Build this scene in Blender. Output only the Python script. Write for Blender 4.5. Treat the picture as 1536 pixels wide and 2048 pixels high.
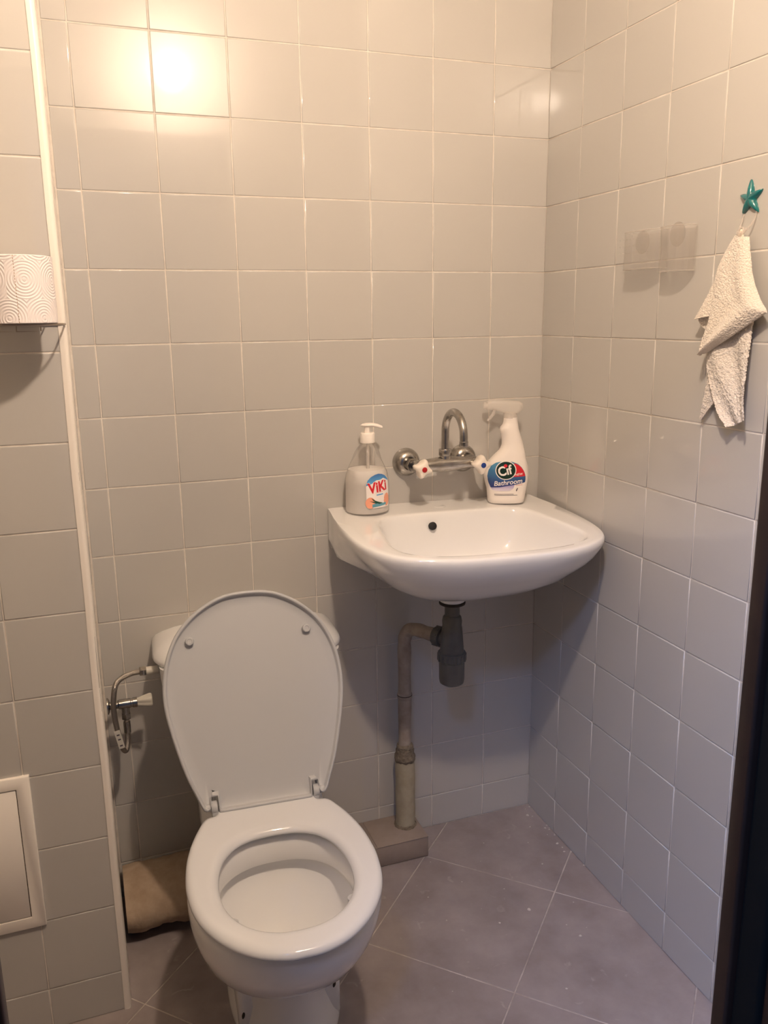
import bpy, bmesh, math, random
from mathutils import Vector, Matrix, Euler

random.seed(7)
for o in list(bpy.data.objects):
    bpy.data.objects.remove(o, do_unlink=True)
scene = bpy.context.scene
COL = scene.collection
PI = math.pi

# ------------------------------------------------------------------ camera
cam_d = bpy.data.cameras.new('camera')
cam = bpy.data.objects.new('camera', cam_d)
COL.objects.link(cam)
scene.camera = cam
CAM = Vector((-1.0943, -1.8589, 1.3562))


def _rodr(w):
    t = math.sqrt(sum(c * c for c in w))
    k = [c / t for c in w]
    K = Matrix(((0, -k[2], k[1]), (k[2], 0, -k[0]), (-k[1], k[0], 0)))
    return Matrix.Identity(3) + K * math.sin(t) + (K @ K) * (1 - math.cos(t))


_Rm = _rodr((0.2261, -0.3451, -0.0515)) @ Matrix(((1, 0, 0), (0, 0, -1), (0, 1, 0)))
_r, _d, _f = Vector(_Rm[0]), Vector(_Rm[1]), Vector(_Rm[2])
_m = Matrix((_r, -_d, -_f)).transposed().to_4x4()
_m.translation = CAM
cam.matrix_world = _m
cam_d.sensor_fit = 'HORIZONTAL'
cam_d.sensor_width = 36.0
cam_d.lens = 1664.35 / 1536 * 36.0
cam_d.clip_start = 0.02

# ------------------------------------------------------------------ world, light, exposure
world = bpy.data.worlds.new('World')
scene.world = world
world.use_nodes = True
world.node_tree.nodes['Background'].inputs[0].default_value = (0.02, 0.02, 0.022, 1)
world.node_tree.nodes['Background'].inputs[1].default_value = 1.0

LAMP = Vector((-0.722, -1.258, 2.171))          # bulb above the door, inside the room
BULB_R = 0.034
BULB_STRENGTH = 1260.0
BULB_COLOR = (1.0, 0.795, 0.62, 1)
HALL = Vector((-1.68, -2.085, 2.57))             # ceiling lamp of the hall behind the door
HALL_POWER = 66.0
HALL_COLOR = (0.24, 0.46, 1.0)

hl_d = bpy.data.lights.new('hall_light', 'AREA')
hl_d.shape = 'DISK'
hl_d.size = 0.52
hl_d.energy = HALL_POWER
hl_d.color = HALL_COLOR
hl = bpy.data.objects.new('hall_light', hl_d)
hl.location = HALL
COL.objects.link(hl)

vs = scene.view_settings
vs.view_transform = 'Standard'
vs.look = 'None'
vs.gamma = 1.0
vs.use_curve_mapping = False
vs.exposure = 0.0
scene.cycles.transparent_max_bounces = 40
scene.cycles.max_bounces = 10
scene.cycles.sample_clamp_indirect = 10.0
scene.cycles.blur_glossy = 0.0


# ------------------------------------------------------------------ materials
def srgb(r, g, b):
    def c(v):
        v /= 255.0
        return v / 12.92 if v <= 0.04045 else ((v + 0.055) / 1.055) ** 2.4
    return (c(r), c(g), c(b), 1.0)


def nodes_of(m):
    m.use_nodes = True
    return m.node_tree.nodes, m.node_tree.links


def mat(name, col, rough=0.4, metal=0.0, spec=0.5, coat=0.0, var=None, var_scale=8.0,
        bump=0.0, bump_scale=60.0, obj_var=0.0, emission=None, estr=0.0, coat_rough=0.045, bump_dist=0.001, subsurf=0.0):
    m = bpy.data.materials.new(name)
    n, l = nodes_of(m)
    p = n['Principled BSDF']
    p.inputs['Base Color'].default_value = col
    p.inputs['Roughness'].default_value = rough
    p.inputs['Metallic'].default_value = metal
    p.inputs['Specular IOR Level'].default_value = spec
    p.inputs['Coat Weight'].default_value = coat
    p.inputs['Coat Roughness'].default_value = coat_rough
    if subsurf:
        p.inputs['Subsurface Weight'].default_value = subsurf
        p.inputs['Subsurface Radius'].default_value = (0.004, 0.004, 0.004)
    if emission:
        p.inputs['Emission Color'].default_value = emission
        p.inputs['Emission Strength'].default_value = estr
    tc = n.new('ShaderNodeTexCoord')
    last = None
    if var is not None:
        nz = n.new('ShaderNodeTexNoise')
        nz.inputs['Scale'].default_value = var_scale
        nz.inputs['Detail'].default_value = 6
        nz.inputs['Roughness'].default_value = 0.65
        l.new(tc.outputs['Object'], nz.inputs['Vector'])
        rp = n.new('ShaderNodeValToRGB')
        rp.color_ramp.elements[0].position = 0.32
        rp.color_ramp.elements[1].position = 0.68
        rp.color_ramp.elements[0].color = col
        rp.color_ramp.elements[1].color = var
        l.new(nz.outputs['Fac'], rp.inputs['Fac'])
        last = rp.outputs['Color']
    if obj_var > 0:
        oi = n.new('ShaderNodeObjectInfo')
        mr = n.new('ShaderNodeMapRange')
        mr.inputs['To Min'].default_value = 1 - obj_var
        mr.inputs['To Max'].default_value = 1 + obj_var
        l.new(oi.outputs['Random'], mr.inputs['Value'])
        hsv = n.new('ShaderNodeHueSaturation')
        hsv.inputs['Color'].default_value = col
        if last is not None:
            l.new(last, hsv.inputs['Color'])
        l.new(mr.outputs['Result'], hsv.inputs['Value'])
        last = hsv.outputs['Color']
    if last is not None:
        l.new(last, p.inputs['Base Color'])
    if bump > 0:
        nb = n.new('ShaderNodeTexNoise')
        nb.inputs['Scale'].default_value = bump_scale
        nb.inputs['Detail'].default_value = 4
        l.new(tc.outputs['Object'], nb.inputs['Vector'])
        b = n.new('ShaderNodeBump')
        b.inputs['Strength'].default_value = bump
        b.inputs['Distance'].default_value = bump_dist
        l.new(nb.outputs['Fac'], b.inputs['Height'])
        l.new(b.outputs['Normal'], p.inputs['Normal'])
    return m


def clear_mat(name, tint=(0.96, 0.96, 0.96, 1), gloss_rough=0.05, body=None, body_amount=0.0, edge=0.35, diff=0.6):
    """thin clear plastic: see-through, a fresnel gloss and a little cloudy body"""
    m = bpy.data.materials.new(name)
    n, l = nodes_of(m)
    n.remove(n['Principled BSDF'])
    out = n['Material Output']
    tr = n.new('ShaderNodeBsdfTransparent')
    tr.inputs['Color'].default_value = tint
    gl = n.new('ShaderNodeBsdfGlossy')
    gl.inputs['Roughness'].default_value = gloss_rough
    lw = n.new('ShaderNodeFresnel')
    lw.inputs['IOR'].default_value = 1.45
    cl = n.new('ShaderNodeMath')
    cl.operation = 'MINIMUM'
    cl.inputs[1].default_value = edge
    l.new(lw.outputs['Fac'], cl.inputs[0])
    mx = n.new('ShaderNodeMixShader')
    l.new(cl.outputs['Value'], mx.inputs['Fac'])
    l.new(tr.outputs['BSDF'], mx.inputs[1])
    l.new(gl.outputs['BSDF'], mx.inputs[2])
    last = mx
    if body is not None:
        df = n.new('ShaderNodeBsdfDiffuse')
        df.inputs['Color'].default_value = body
        tl = n.new('ShaderNodeBsdfTranslucent')
        tl.inputs['Color'].default_value = body
        m1 = n.new('ShaderNodeMixShader')
        m1.inputs['Fac'].default_value = 1 - diff
        l.new(df.outputs['BSDF'], m1.inputs[1])
        l.new(tl.outputs['BSDF'], m1.inputs[2])
        m2 = n.new('ShaderNodeMixShader')
        m2.inputs['Fac'].default_value = body_amount
        l.new(last.outputs['Shader'], m2.inputs[1])
        l.new(m1.outputs['Shader'], m2.inputs[2])
        last = m2
    l.new(last.outputs['Shader'], out.inputs['Surface'])
    return m


def floor_mat():
    m = bpy.data.materials.new('floor_tile_stone')
    n, l = nodes_of(m)
    p = n['Principled BSDF']
    p.inputs['Roughness'].default_value = 0.55
    p.inputs['Specular IOR Level'].default_value = 0.35
    tc = n.new('ShaderNodeTexCoord')
    nz = n.new('ShaderNodeTexNoise')
    nz.inputs['Scale'].default_value = 7.0
    nz.inputs['Detail'].default_value = 8
    nz.inputs['Roughness'].default_value = 0.6
    l.new(tc.outputs['Object'], nz.inputs['Vector'])
    rp = n.new('ShaderNodeValToRGB')
    rp.color_ramp.elements[0].position = 0.3
    rp.color_ramp.elements[0].color = srgb(132, 121, 120)
    rp.color_ramp.elements[1].position = 0.72
    rp.color_ramp.elements[1].color = srgb(162, 152, 150)
    l.new(nz.outputs['Fac'], rp.inputs['Fac'])
    # pale scuffs
    n2 = n.new('ShaderNodeTexNoise')
    n2.inputs['Scale'].default_value = 26.0
    n2.inputs['Detail'].default_value = 10
    n2.inputs['Distortion'].default_value = 1.2
    l.new(tc.outputs['Object'], n2.inputs['Vector'])
    r2 = n.new('ShaderNodeValToRGB')
    r2.color_ramp.elements[0].position = 0.66
    r2.color_ramp.elements[0].color = (0, 0, 0, 1)
    r2.color_ramp.elements[1].position = 0.78
    r2.color_ramp.elements[1].color = (0.5, 0.5, 0.5, 1)
    l.new(n2.outputs['Fac'], r2.inputs['Fac'])
    mx = n.new('ShaderNodeMix')
    mx.data_type = 'RGBA'
    l.new(r2.outputs['Color'], mx.inputs[0])
    l.new(rp.outputs['Color'], mx.inputs[6])
    mx.inputs[7].default_value = srgb(190, 180, 174)
    l.new(mx.outputs[2], p.inputs['Base Color'])
    b = n.new('ShaderNodeBump')
    b.inputs['Strength'].default_value = 0.12
    b.inputs['Distance'].default_value = 0.002
    l.new(n2.outputs['Fac'], b.inputs['Height'])
    l.new(b.outputs['Normal'], p.inputs['Normal'])
    return m


def paper_mat():
    """white kitchen paper embossed with concentric circles"""
    m = bpy.data.materials.new('embossed_paper')
    n, l = nodes_of(m)
    p = n['Principled BSDF']
    p.inputs['Base Color'].default_value = srgb(236, 229, 228)
    p.inputs['Roughness'].default_value = 0.9
    p.inputs['Specular IOR Level'].default_value = 0.1
    uv = n.new('ShaderNodeUVMap')
    sx = n.new('ShaderNodeSeparateXYZ')
    l.new(uv.outputs['UV'], sx.inputs['Vector'])

    def mth(op, a, b=None):
        k = n.new('ShaderNodeMath')
        k.operation = op
        for i, v in enumerate((a, b)):
            if v is None:
                continue
            if isinstance(v, (int, float)):
                k.inputs[i].default_value = v
            else:
                l.new(v, k.inputs[i])
        return k.outputs['Value']
    # uv in metres, brick-wise repeat cell 0.055 x 0.045
    cw, ch = 0.052, 0.056
    row = mth('FLOOR', mth('DIVIDE', sx.outputs['Y'], ch))
    shift = mth('MULTIPLY', mth('MODULO', row, 2.0), 0.5)
    fx = mth('SUBTRACT', mth('FRACT', mth('ADD', mth('DIVIDE', sx.outputs['X'], cw), shift)), 0.5)
    fy = mth('SUBTRACT', mth('FRACT', mth('DIVIDE', sx.outputs['Y'], ch)), 0.5)
    r = mth('SQRT', mth('ADD', mth('MULTIPLY', mth('MULTIPLY', fx, cw), mth('MULTIPLY', fx, cw)),
                        mth('MULTIPLY', mth('MULTIPLY', fy, ch), mth('MULTIPLY', fy, ch))))
    h = mth('SINE', mth('MULTIPLY', r, 2 * PI / 0.0043))
    b = n.new('ShaderNodeBump')
    b.inputs['Strength'].default_value = 0.45
    b.inputs['Distance'].default_value = 0.0008
    l.new(h, b.inputs['Height'])
    l.new(b.outputs['Normal'], p.inputs['Normal'])
    return m


def towel_mat():
    m = bpy.data.materials.new('terry_cotton')
    n, l = nodes_of(m)
    p = n['Principled BSDF']
    p.inputs['Roughness'].default_value = 0.95
    p.inputs['Specular IOR Level'].default_value = 0.05
    p.inputs['Sheen Weight'].default_value = 0.3
    tc = n.new('ShaderNodeTexCoord')
    v = n.new('ShaderNodeTexVoronoi')
    v.inputs['Scale'].default_value = 330.0
    l.new(tc.outputs['Object'], v.inputs['Vector'])
    nz = n.new('ShaderNodeTexNoise')
    nz.inputs['Scale'].default_value = 120.0
    nz.inputs['Detail'].default_value = 5
    l.new(tc.outputs['Object'], nz.inputs['Vector'])
    ad = n.new('ShaderNodeMath')
    ad.operation = 'ADD'
    l.new(v.outputs['Distance'], ad.inputs[0])
    l.new(nz.outputs['Fac'], ad.inputs[1])
    rp = n.new('ShaderNodeValToRGB')
    rp.color_ramp.elements[0].position = 0.35
    rp.color_ramp.elements[0].color = srgb(240, 234, 227)
    rp.color_ramp.elements[1].position = 1.0
    rp.color_ramp.elements[1].color = srgb(228, 218, 206)
    l.new(ad.outputs['Value'], rp.inputs['Fac'])
    l.new(rp.outputs['Color'], p.inputs['Base Color'])
    b = n.new('ShaderNodeBump')
    b.inputs['Strength'].default_value = 0.7
    b.inputs['Distance'].default_value = 0.0022
    b.invert = True
    l.new(ad.outputs['Value'], b.inputs['Height'])
    l.new(b.outputs['Normal'], p.inputs['Normal'])
    return m


def braid_mat():
    m = bpy.data.materials.new('braided_steel')
    n, l = nodes_of(m)
    p = n['Principled BSDF']
    p.inputs['Base Color'].default_value = (0.46, 0.42, 0.38, 1)
    p.inputs['Metallic'].default_value = 1.0
    p.inputs['Roughness'].default_value = 0.3
    tc = n.new('ShaderNodeTexCoord')
    ck = n.new('ShaderNodeTexVoronoi')
    ck.inputs['Scale'].default_value = 700
    l.new(tc.outputs['Object'], ck.inputs['Vector'])
    b = n.new('ShaderNodeBump')
    b.inputs['Strength'].default_value = 0.8
    b.inputs['Distance'].default_value = 0.001
    l.new(ck.outputs['Distance'], b.inputs['Height'])
    l.new(b.outputs['Normal'], p.inputs['Normal'])
    return m


def print_gradient(name, c0, c1, axis='Z', lo=0.0, hi=1.0):
    """flat print whose ink runs from one colour to another"""
    m = bpy.data.materials.new(name)
    n, l = nodes_of(m)
    p = n['Principled BSDF']
    p.inputs['Roughness'].default_value = 0.35
    tc = n.new('ShaderNodeTexCoord')
    sx = n.new('ShaderNodeSeparateXYZ')
    l.new(tc.outputs['Object'], sx.inputs['Vector'])
    mr = n.new('ShaderNodeMapRange')
    mr.inputs['From Min'].default_value = lo
    mr.inputs['From Max'].default_value = hi
    l.new(sx.outputs[axis], mr.inputs['Value'])
    rp = n.new('ShaderNodeValToRGB')
    rp.color_ramp.elements[0].color = c0
    rp.color_ramp.elements[1].color = c1
    l.new(mr.outputs['Result'], rp.inputs['Fac'])
    l.new(rp.outputs['Color'], p.inputs['Base Color'])
    return m


M = {}
M['tile'] = mat('glazed_wall_tile', (0.505, 0.488, 0.460, 1), rough=0.27, spec=0.22, coat=1.0, coat_rough=0.045, obj_var=0.018,
                bump=0.03, bump_scale=9.0, bump_dist=0.004)
M['grout'] = mat('white_grout', srgb(226, 219, 210), rough=0.7, spec=0.3, var=srgb(204, 195, 184), var_scale=30,
                 bump=0.4, bump_scale=200)
M['floor'] = floor_mat()
M['floor_grout'] = mat('floor_grout', srgb(206, 196, 190), rough=0.9, var=srgb(150, 138, 132), var_scale=11)
M['paint'] = mat('cream_wall_paint', srgb(176, 168, 156), rough=0.8, bump=0.1, bump_scale=120)
M['hall_paint'] = mat('hall_wall_paint', srgb(120, 114, 108), rough=0.85)
M['hall_floor'] = mat('hall_floor_wood', srgb(110, 84, 62), rough=0.5, var=srgb(84, 62, 46), var_scale=5)
M['trim'] = mat('white_plastic_trim', srgb(238, 231, 222), rough=0.35)
M['ceramic'] = mat('white_ceramic', (0.83, 0.825, 0.82, 1), rough=0.09, spec=0.5, coat=0.3)
M['recess_dark'] = mat('dark_recess', srgb(52, 42, 36), rough=0.8)
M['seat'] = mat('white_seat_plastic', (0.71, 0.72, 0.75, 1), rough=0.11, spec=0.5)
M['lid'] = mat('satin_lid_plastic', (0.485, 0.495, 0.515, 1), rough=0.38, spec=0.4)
M['black'] = mat('black_hole', srgb(12, 11, 11), rough=0.6)
M['chrome'] = mat('worn_chrome', (0.52, 0.50, 0.475, 1), rough=0.24, metal=1.0, var=(0.33, 0.31, 0.285, 1), var_scale=45,
                  bump=0.06, bump_scale=90)
M['knob'] = mat('white_knob_plastic', srgb(243, 233, 222), rough=0.3, subsurf=0.3)
M['red'] = mat('red_dot', srgb(170, 22, 28), rough=0.4)
M['blue'] = mat('blue_dot', srgb(28, 60, 138), rough=0.4)
M['trap'] = mat('grey_trap_plastic', srgb(98, 96, 92), rough=0.4, var=srgb(82, 80, 76), var_scale=20)
M['pipe'] = mat('painted_old_pipe', srgb(170, 158, 146), rough=0.6, var=srgb(138, 124, 112), var_scale=22, bump=0.5,
                bump_scale=70, bump_dist=0.002)
M['sleeve'] = mat('cement_sleeve', srgb(176, 168, 146), rough=0.75, var=srgb(156, 146, 124), var_scale=18, bump=0.4,
                  bump_scale=50, bump_dist=0.003)
M['rust'] = mat('dirty_joint', srgb(96, 84, 70), rough=0.9, var=srgb(140, 128, 110), var_scale=120, bump=1.0,
                bump_scale=160, bump_dist=0.004)
M['ledge'] = mat('ledge_stone', srgb(154, 140, 130), rough=0.65, var=srgb(136, 122, 113), var_scale=9, bump=0.15,
                 bump_scale=50)
M['plaster'] = mat('raw_beige_plaster', srgb(182, 162, 140), rough=0.95, var=srgb(158, 136, 114), var_scale=16, bump=0.5,
                   bump_scale=40, bump_dist=0.006)
M['crumb'] = mat('plaster_crumb', srgb(196, 188, 182), rough=0.9)
M['wood'] = mat('dark_brown_frame', srgb(46, 28, 22), rough=0.45, var=srgb(34, 20, 16), var_scale=12)
M['gasket'] = mat('black_gasket', srgb(9, 9, 9), rough=0.8, spec=0.2)
M['metal_wire'] = mat('steel_wire', (0.42, 0.36, 0.31, 1), rough=0.35, metal=1.0)
M['paper'] = paper_mat()
M['card'] = mat('cardboard', srgb(166, 140, 112), rough=0.9)
M['towel'] = towel_mat()
M['cord'] = mat('cotton_loop', srgb(244, 232, 214), rough=0.9)
M['star'] = mat('teal_glass', srgb(0, 120, 122), rough=0.12, spec=0.7, coat=0.6, var=srgb(0, 82, 90), var_scale=70)
M['clear'] = clear_mat('clear_plastic', tint=(0.988, 0.986, 0.984, 1), gloss_rough=0.06, body=srgb(240, 232, 224),
                       body_amount=0.05, edge=0.16, diff=0.9)
M['clear_edge'] = clear_mat('clear_plastic_edge', tint=(0.97, 0.965, 0.96, 1), gloss_rough=0.1, body=srgb(246, 238, 230),
                           body_amount=0.28, edge=0.3)
M['clear_cup'] = clear_mat('clear_suction_cup', tint=(0.965, 0.96, 0.955, 1), gloss_rough=0.1, body=srgb(226, 216, 206),
                           body_amount=0.10, edge=0.2, diff=0.9)
M['bottle_clear'] = clear_mat('clear_bottle', tint=(0.97, 0.965, 0.96, 1), gloss_rough=0.04, edge=0.4,
                              body=srgb(245, 240, 236), body_amount=0.05)
M['liquid'] = clear_mat('cloudy_soap', tint=(0.98, 0.978, 0.975, 1), gloss_rough=0.2, body=srgb(252, 248, 244),
                        body_amount=0.8, edge=0.02, diff=0.9)
M['head_clear'] = clear_mat('frosted_sprayer', tint=(0.95, 0.94, 0.93, 1), gloss_rough=0.12, body=srgb(252, 246, 240),
                            body_amount=0.30, edge=0.3, diff=0.9)
M['pump'] = mat('white_pump_plastic', srgb(246, 238, 230), rough=0.3)
M['bottle_white'] = mat('white_bottle_plastic', srgb(246, 238, 232), rough=0.28, subsurf=0.2)
M['braid'] = braid_mat()
M['tag'] = mat('white_paper_tag', srgb(214, 210, 200), rough=0.8)
M['valve_knob'] = mat('grey_white_knob', srgb(208, 203, 192), rough=0.4)
M['lbl_white'] = mat('label_white', srgb(248, 240, 236), rough=0.35)
M['lbl_blue'] = print_gradient('label_blue', srgb(40, 52, 120), srgb(78, 142, 178), 'Z', 0.050, 0.112)
M['lbl_red'] = mat('label_red', srgb(214, 38, 52), rough=0.35)
M['lbl_green'] = mat('label_dark_green', srgb(14, 44, 34), rough=0.35)
M['lbl_violet'] = print_gradient('label_violet', srgb(240, 232, 236), srgb(176, 164, 208), 'Z', 0.03, 0.05)
M['lbl_grey'] = mat('label_grey', srgb(90, 84, 92), rough=0.4)
M['lbl_pink'] = mat('label_pink', srgb(226, 160, 160), rough=0.4)
M['lbl_navy'] = print_gradient('label_navy', srgb(90, 160, 214), srgb(34, 52, 138), 'Z', 0.088, 0.118)
M['lbl_peach'] = mat('label_peach', srgb(244, 168, 138), rough=0.4)
M['lbl_leaf'] = mat('label_leaf', srgb(24, 78, 62), rough=0.4)
M['lbl_water'] = mat('label_water', srgb(96, 156, 176), rough=0.4)


# ------------------------------------------------------------------ mesh helpers
def mk(name, verts, faces, m, parent=None, smooth=True, angle=35, recalc=True):
    me = bpy.data.meshes.new(name)
    me.from_pydata([tuple(v) for v in verts], [], faces)
    if recalc:
        b = bmesh.new()
        b.from_mesh(me)
        bmesh.ops.recalc_face_normals(b, faces=b.faces)
        b.to_mesh(me)
        b.free()
    if smooth:
        me.polygons.foreach_set('use_smooth', [True] * len(me.polygons))
        me.set_sharp_from_angle(angle=math.radians(angle))
    me.materials.append(M[m] if isinstance(m, str) else m)
    o = bpy.data.objects.new(name, me)
    COL.objects.link(o)
    if parent is not None:
        o.parent = parent
    return o


def tag(o, label, cat, group=None):
    o['label'] = label
    o['category'] = cat
    if group:
        o['group'] = group
    return o


def struct(o):
    o['kind'] = 'structure'
    return o


def empty(name, loc=(0, 0, 0), rz=0.0):
    o = bpy.data.objects.new(name, None)
    COL.objects.link(o)
    o.location = loc
    o.rotation_euler = (0, 0, rz)
    o.empty_display_size = 0.05
    return o


class G:
    """collects verts / faces"""
    def __init__(s):
        s.v, s.f = [], []

    def add(s, v, f):
        k = len(s.v)
        s.v += [Vector(p) for p in v]
        s.f += [tuple(i + k for i in q) for q in f]
        return s

    def xf(s, mtx):
        s.v = [mtx @ p for p in s.v]
        return s

    def join(s, g):
        return s.add(g.v, g.f)


def box(x0, x1, y0, y1, z0, z1, bev=0.0, seg=2):
    b = bmesh.new()
    r = bmesh.ops.create_cube(b, size=1.0)
    for v in b.verts:
        v.co = Vector((x0 + (v.co.x + .5) * (x1 - x0), y0 + (v.co.y + .5) * (y1 - y0), z0 + (v.co.z + .5) * (z1 - z0)))
    if bev > 0:
        bmesh.ops.bevel(b, geom=list(b.edges), offset=bev, segments=seg, profile=0.5, affect='EDGES')
    g = G()
    b.verts.index_update()
    g.add([v.co.copy() for v in b.verts], [[v.index for v in f.verts] for f in b.faces])
    b.free()
    return g


def loft(rings, cap0=True, cap1=True, closed=True):
    g = G()
    n = len(rings[0])
    vs_ = [p for r in rings for p in r]
    fs = []
    for k in range(len(rings) - 1):
        for i in range(n if closed else n - 1):
            j = (i + 1) % n
            fs.append((k * n + i, k * n + j, (k + 1) * n + j, (k + 1) * n + i))
    if cap0:
        fs.append(tuple(range(n))[::-1])
    if cap1:
        fs.append(tuple((len(rings) - 1) * n + i for i in range(n)))
    return g.add(vs_, fs)


def lathe(prof, n=32, cap0=True, cap1=True):
    """prof: [(r, z)] about the z axis"""
    rings = [[(r * math.cos(2 * PI * i / n), r * math.sin(2 * PI * i / n), z) for i in range(n)] for r, z in prof]
    return loft(rings, cap0, cap1)


def rot_to(d):
    return Vector((0, 0, 1)).rotation_difference(Vector(d).normalized()).to_matrix().to_4x4()


def lathe_along(prof, origin, d, n=32, **k):
    return lathe(prof, n, **k).xf(Matrix.Translation(origin) @ rot_to(d))


def tube(pts, r, n=12, cap=True):
    pts = [Vector(p) for p in pts]
    rr = r if isinstance(r, (list, tuple)) else [r] * len(pts)
    rings = []
    t0 = (pts[1] - pts[0]).normalized()
    up = Vector((0, 0, 1)) if abs(t0.z) < 0.9 else Vector((1, 0, 0))
    nrm = (up - t0 * up.dot(t0)).normalized()
    for i, p in enumerate(pts):
        if i == 0:
            t = t0
        elif i == len(pts) - 1:
            t = (pts[i] - pts[i - 1]).normalized()
        else:
            t = ((pts[i + 1] - p).normalized() + (p - pts[i - 1]).normalized()).normalized()
        nrm = (nrm - t * nrm.dot(t)).normalized()
        bn = t.cross(nrm)
        rings.append([p + (nrm * math.cos(2 * PI * k / n) + bn * math.sin(2 * PI * k / n)) * rr[i] for k in range(n)])
    return loft(rings, cap, cap)


def smooth_path(pts, sub=6):
    """Catmull-Rom through the points"""
    P = [Vector(p) for p in pts]
    P = [P[0] * 2 - P[1]] + P + [P[-1] * 2 - P[-2]]
    out = []
    for i in range(1, len(P) - 2):
        a, b, c, d = P[i - 1], P[i], P[i + 1], P[i + 2]
        for k in range(sub):
            t = k / sub
            out.append(0.5 * ((2 * b) + (c - a) * t + (2 * a - 5 * b + 4 * c - d) * t * t + (3 * b - a - 3 * c + d) * t ** 3))
    out.append(P[-2])
    return out


def resample(pts, n):
    pts = [Vector(p) for p in pts]
    L = [0.0]
    for a, b in zip(pts, pts[1:]):
        L.append(L[-1] + (b - a).length)
    out = []
    j = 0
    for k in range(n):
        s = L[-1] * k / (n - 1)
        while j < len(pts) - 2 and L[j + 1] < s:
            j += 1
        d = L[j + 1] - L[j]
        out.append(pts[j].lerp(pts[j + 1], (s - L[j]) / d if d > 1e-12 else 0))
    return out


def mirror_outline(half, n=40):
    """half: (x,y) from the axis to the axis, x>=0; returns closed list"""
    h = resample([Vector((x, y, 0)) for x, y in half], n)
    full = [(p.x, p.y) for p in h] + [(-p.x, p.y) for p in h[-2:0:-1]]
    return full


def hexnut(r, h, bore=0.0):
    return lathe([(r * .92, 0), (r, .12 * h), (r, .88 * h), (r * .92, h)], 6)


# ------------------------------------------------------------------ room shell
YAW = -0.0092
CEIL = 2.52
YF = -1.35            # inner face of the front (door) wall
XL = -1.50            # left wall
BX, BY = -1.105, -0.35   # edge and front of the tiled pipe shaft
PV, PH = 0.1515, 0.152
Z12 = 0.0934
GR = 0.0023           # joint width
TT = 0.0013           # tiles stand proud of the joints

_tile_cache = {}


def tile_mesh(w, h):
    key = (round(w, 4), round(h, 4))
    if key in _tile_cache:
        return _tile_cache[key]
    bv = min(0.0016, w * .2, h * .2)
    d = TT
    x, z = w / 2, h / 2
    rings = []
    for ins, dep in ((0, 0.001), (0.0, -d * .35), (bv * .3, -d * .8), (bv, -d)):
        a, c = x - ins, z - ins
        rings.append([(-a, dep, -c), (a, dep, -c), (a, dep, c), (-a, dep, c)])
    g = loft(rings, cap0=False, cap1=True)
    me = bpy.data.meshes.new('tile')
    me.from_pydata([tuple(v) for v in g.v], [], g.f)
    b = bmesh.new()
    b.from_mesh(me)
    bmesh.ops.recalc_face_normals(b, faces=b.faces)
    for f in b.faces:
        f.normal_update()
    # outward = -y
    big = max(b.faces, key=lambda f: f.calc_area())
    if big.normal.y > 0:
        bmesh.ops.reverse_faces(b, faces=b.faces)
    b.to_mesh(me)
    b.free()
    big_i = max(range(len(me.polygons)), key=lambda i: me.polygons[i].area)
    me.polygons.foreach_set('use_smooth', [i != big_i for i in range(len(me.polygons))])
    me.materials.append(M['tile'])
    _tile_cache[key] = me
    return me


def add_tile(u0, u1, z0, z1, frame, parent):
    """frame: function (u, z) -> world point, and rotation about z"""
    w, h = u1 - u0 - GR, z1 - z0 - GR
    if w < 0.004 or h < 0.004:
        return
    o = bpy.data.objects.new('tile', tile_mesh(w, h))
    COL.objects.link(o)
    o.parent = parent
    o.location = frame[0]((u0 + u1) / 2, (z0 + z1) / 2)
    o.rotation_euler = (random.gauss(0, 0.0021), random.gauss(0, 0.0006), frame[1] + random.gauss(0, 0.0021))


# back wall
wb = struct(mk('wall_back', *(lambda g: (g.v, g.f))(box(-1.52, 0.08, 0.0, 0.08, -0.02, CEIL)), 'grout', smooth=False))
cols_b = [0.0, -0.1459] + [-(0.1459 + PH * k) for k in range(1, 7)] + [BX]
rows = [0.0] + [Z12 + PV * k for k in range(0, 16)] + [CEIL]
fb = (lambda u, z: (u, 0.0, z), 0.0)
for a, b in zip(cols_b, cols_b[1:]):
    for z0, z1 in zip(rows, rows[1:]):
        if z0 < 2.3:
            add_tile(b, a, z0, z1, fb, wb)

# right wall (a hair out of square)
ux, uy = math.sin(YAW), -math.cos(YAW)
nx, ny = -math.cos(YAW), -math.sin(YAW)
RZ = YAW - PI / 2


def RW(d, z, off=0.0):
    """point on the right wall: d from the corner, height z, off into the room"""
    return Vector((ux * d + nx * off, uy * d + ny * off, z))


g = box(-0.08, 1.47, 0.0, 0.08, -0.02, CEIL)
g.xf(Matrix.Rotation(RZ, 4, 'Z'))
wr = struct(mk('wall_right', g.v, g.f, 'grout', smooth=False))
cols_r = [0.0] + [0.1433 + 0.1522 * k for k in range(0, 8)] + [1.35]
fr = (lambda u, z: RW(u, z), RZ)
for a, b in zip(cols_r, cols_r[1:]):
    for z0, z1 in zip(rows, rows[1:]):
        if z0 < 2.3:
            add_tile(a, b, z0, z1, fr, wr)

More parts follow.
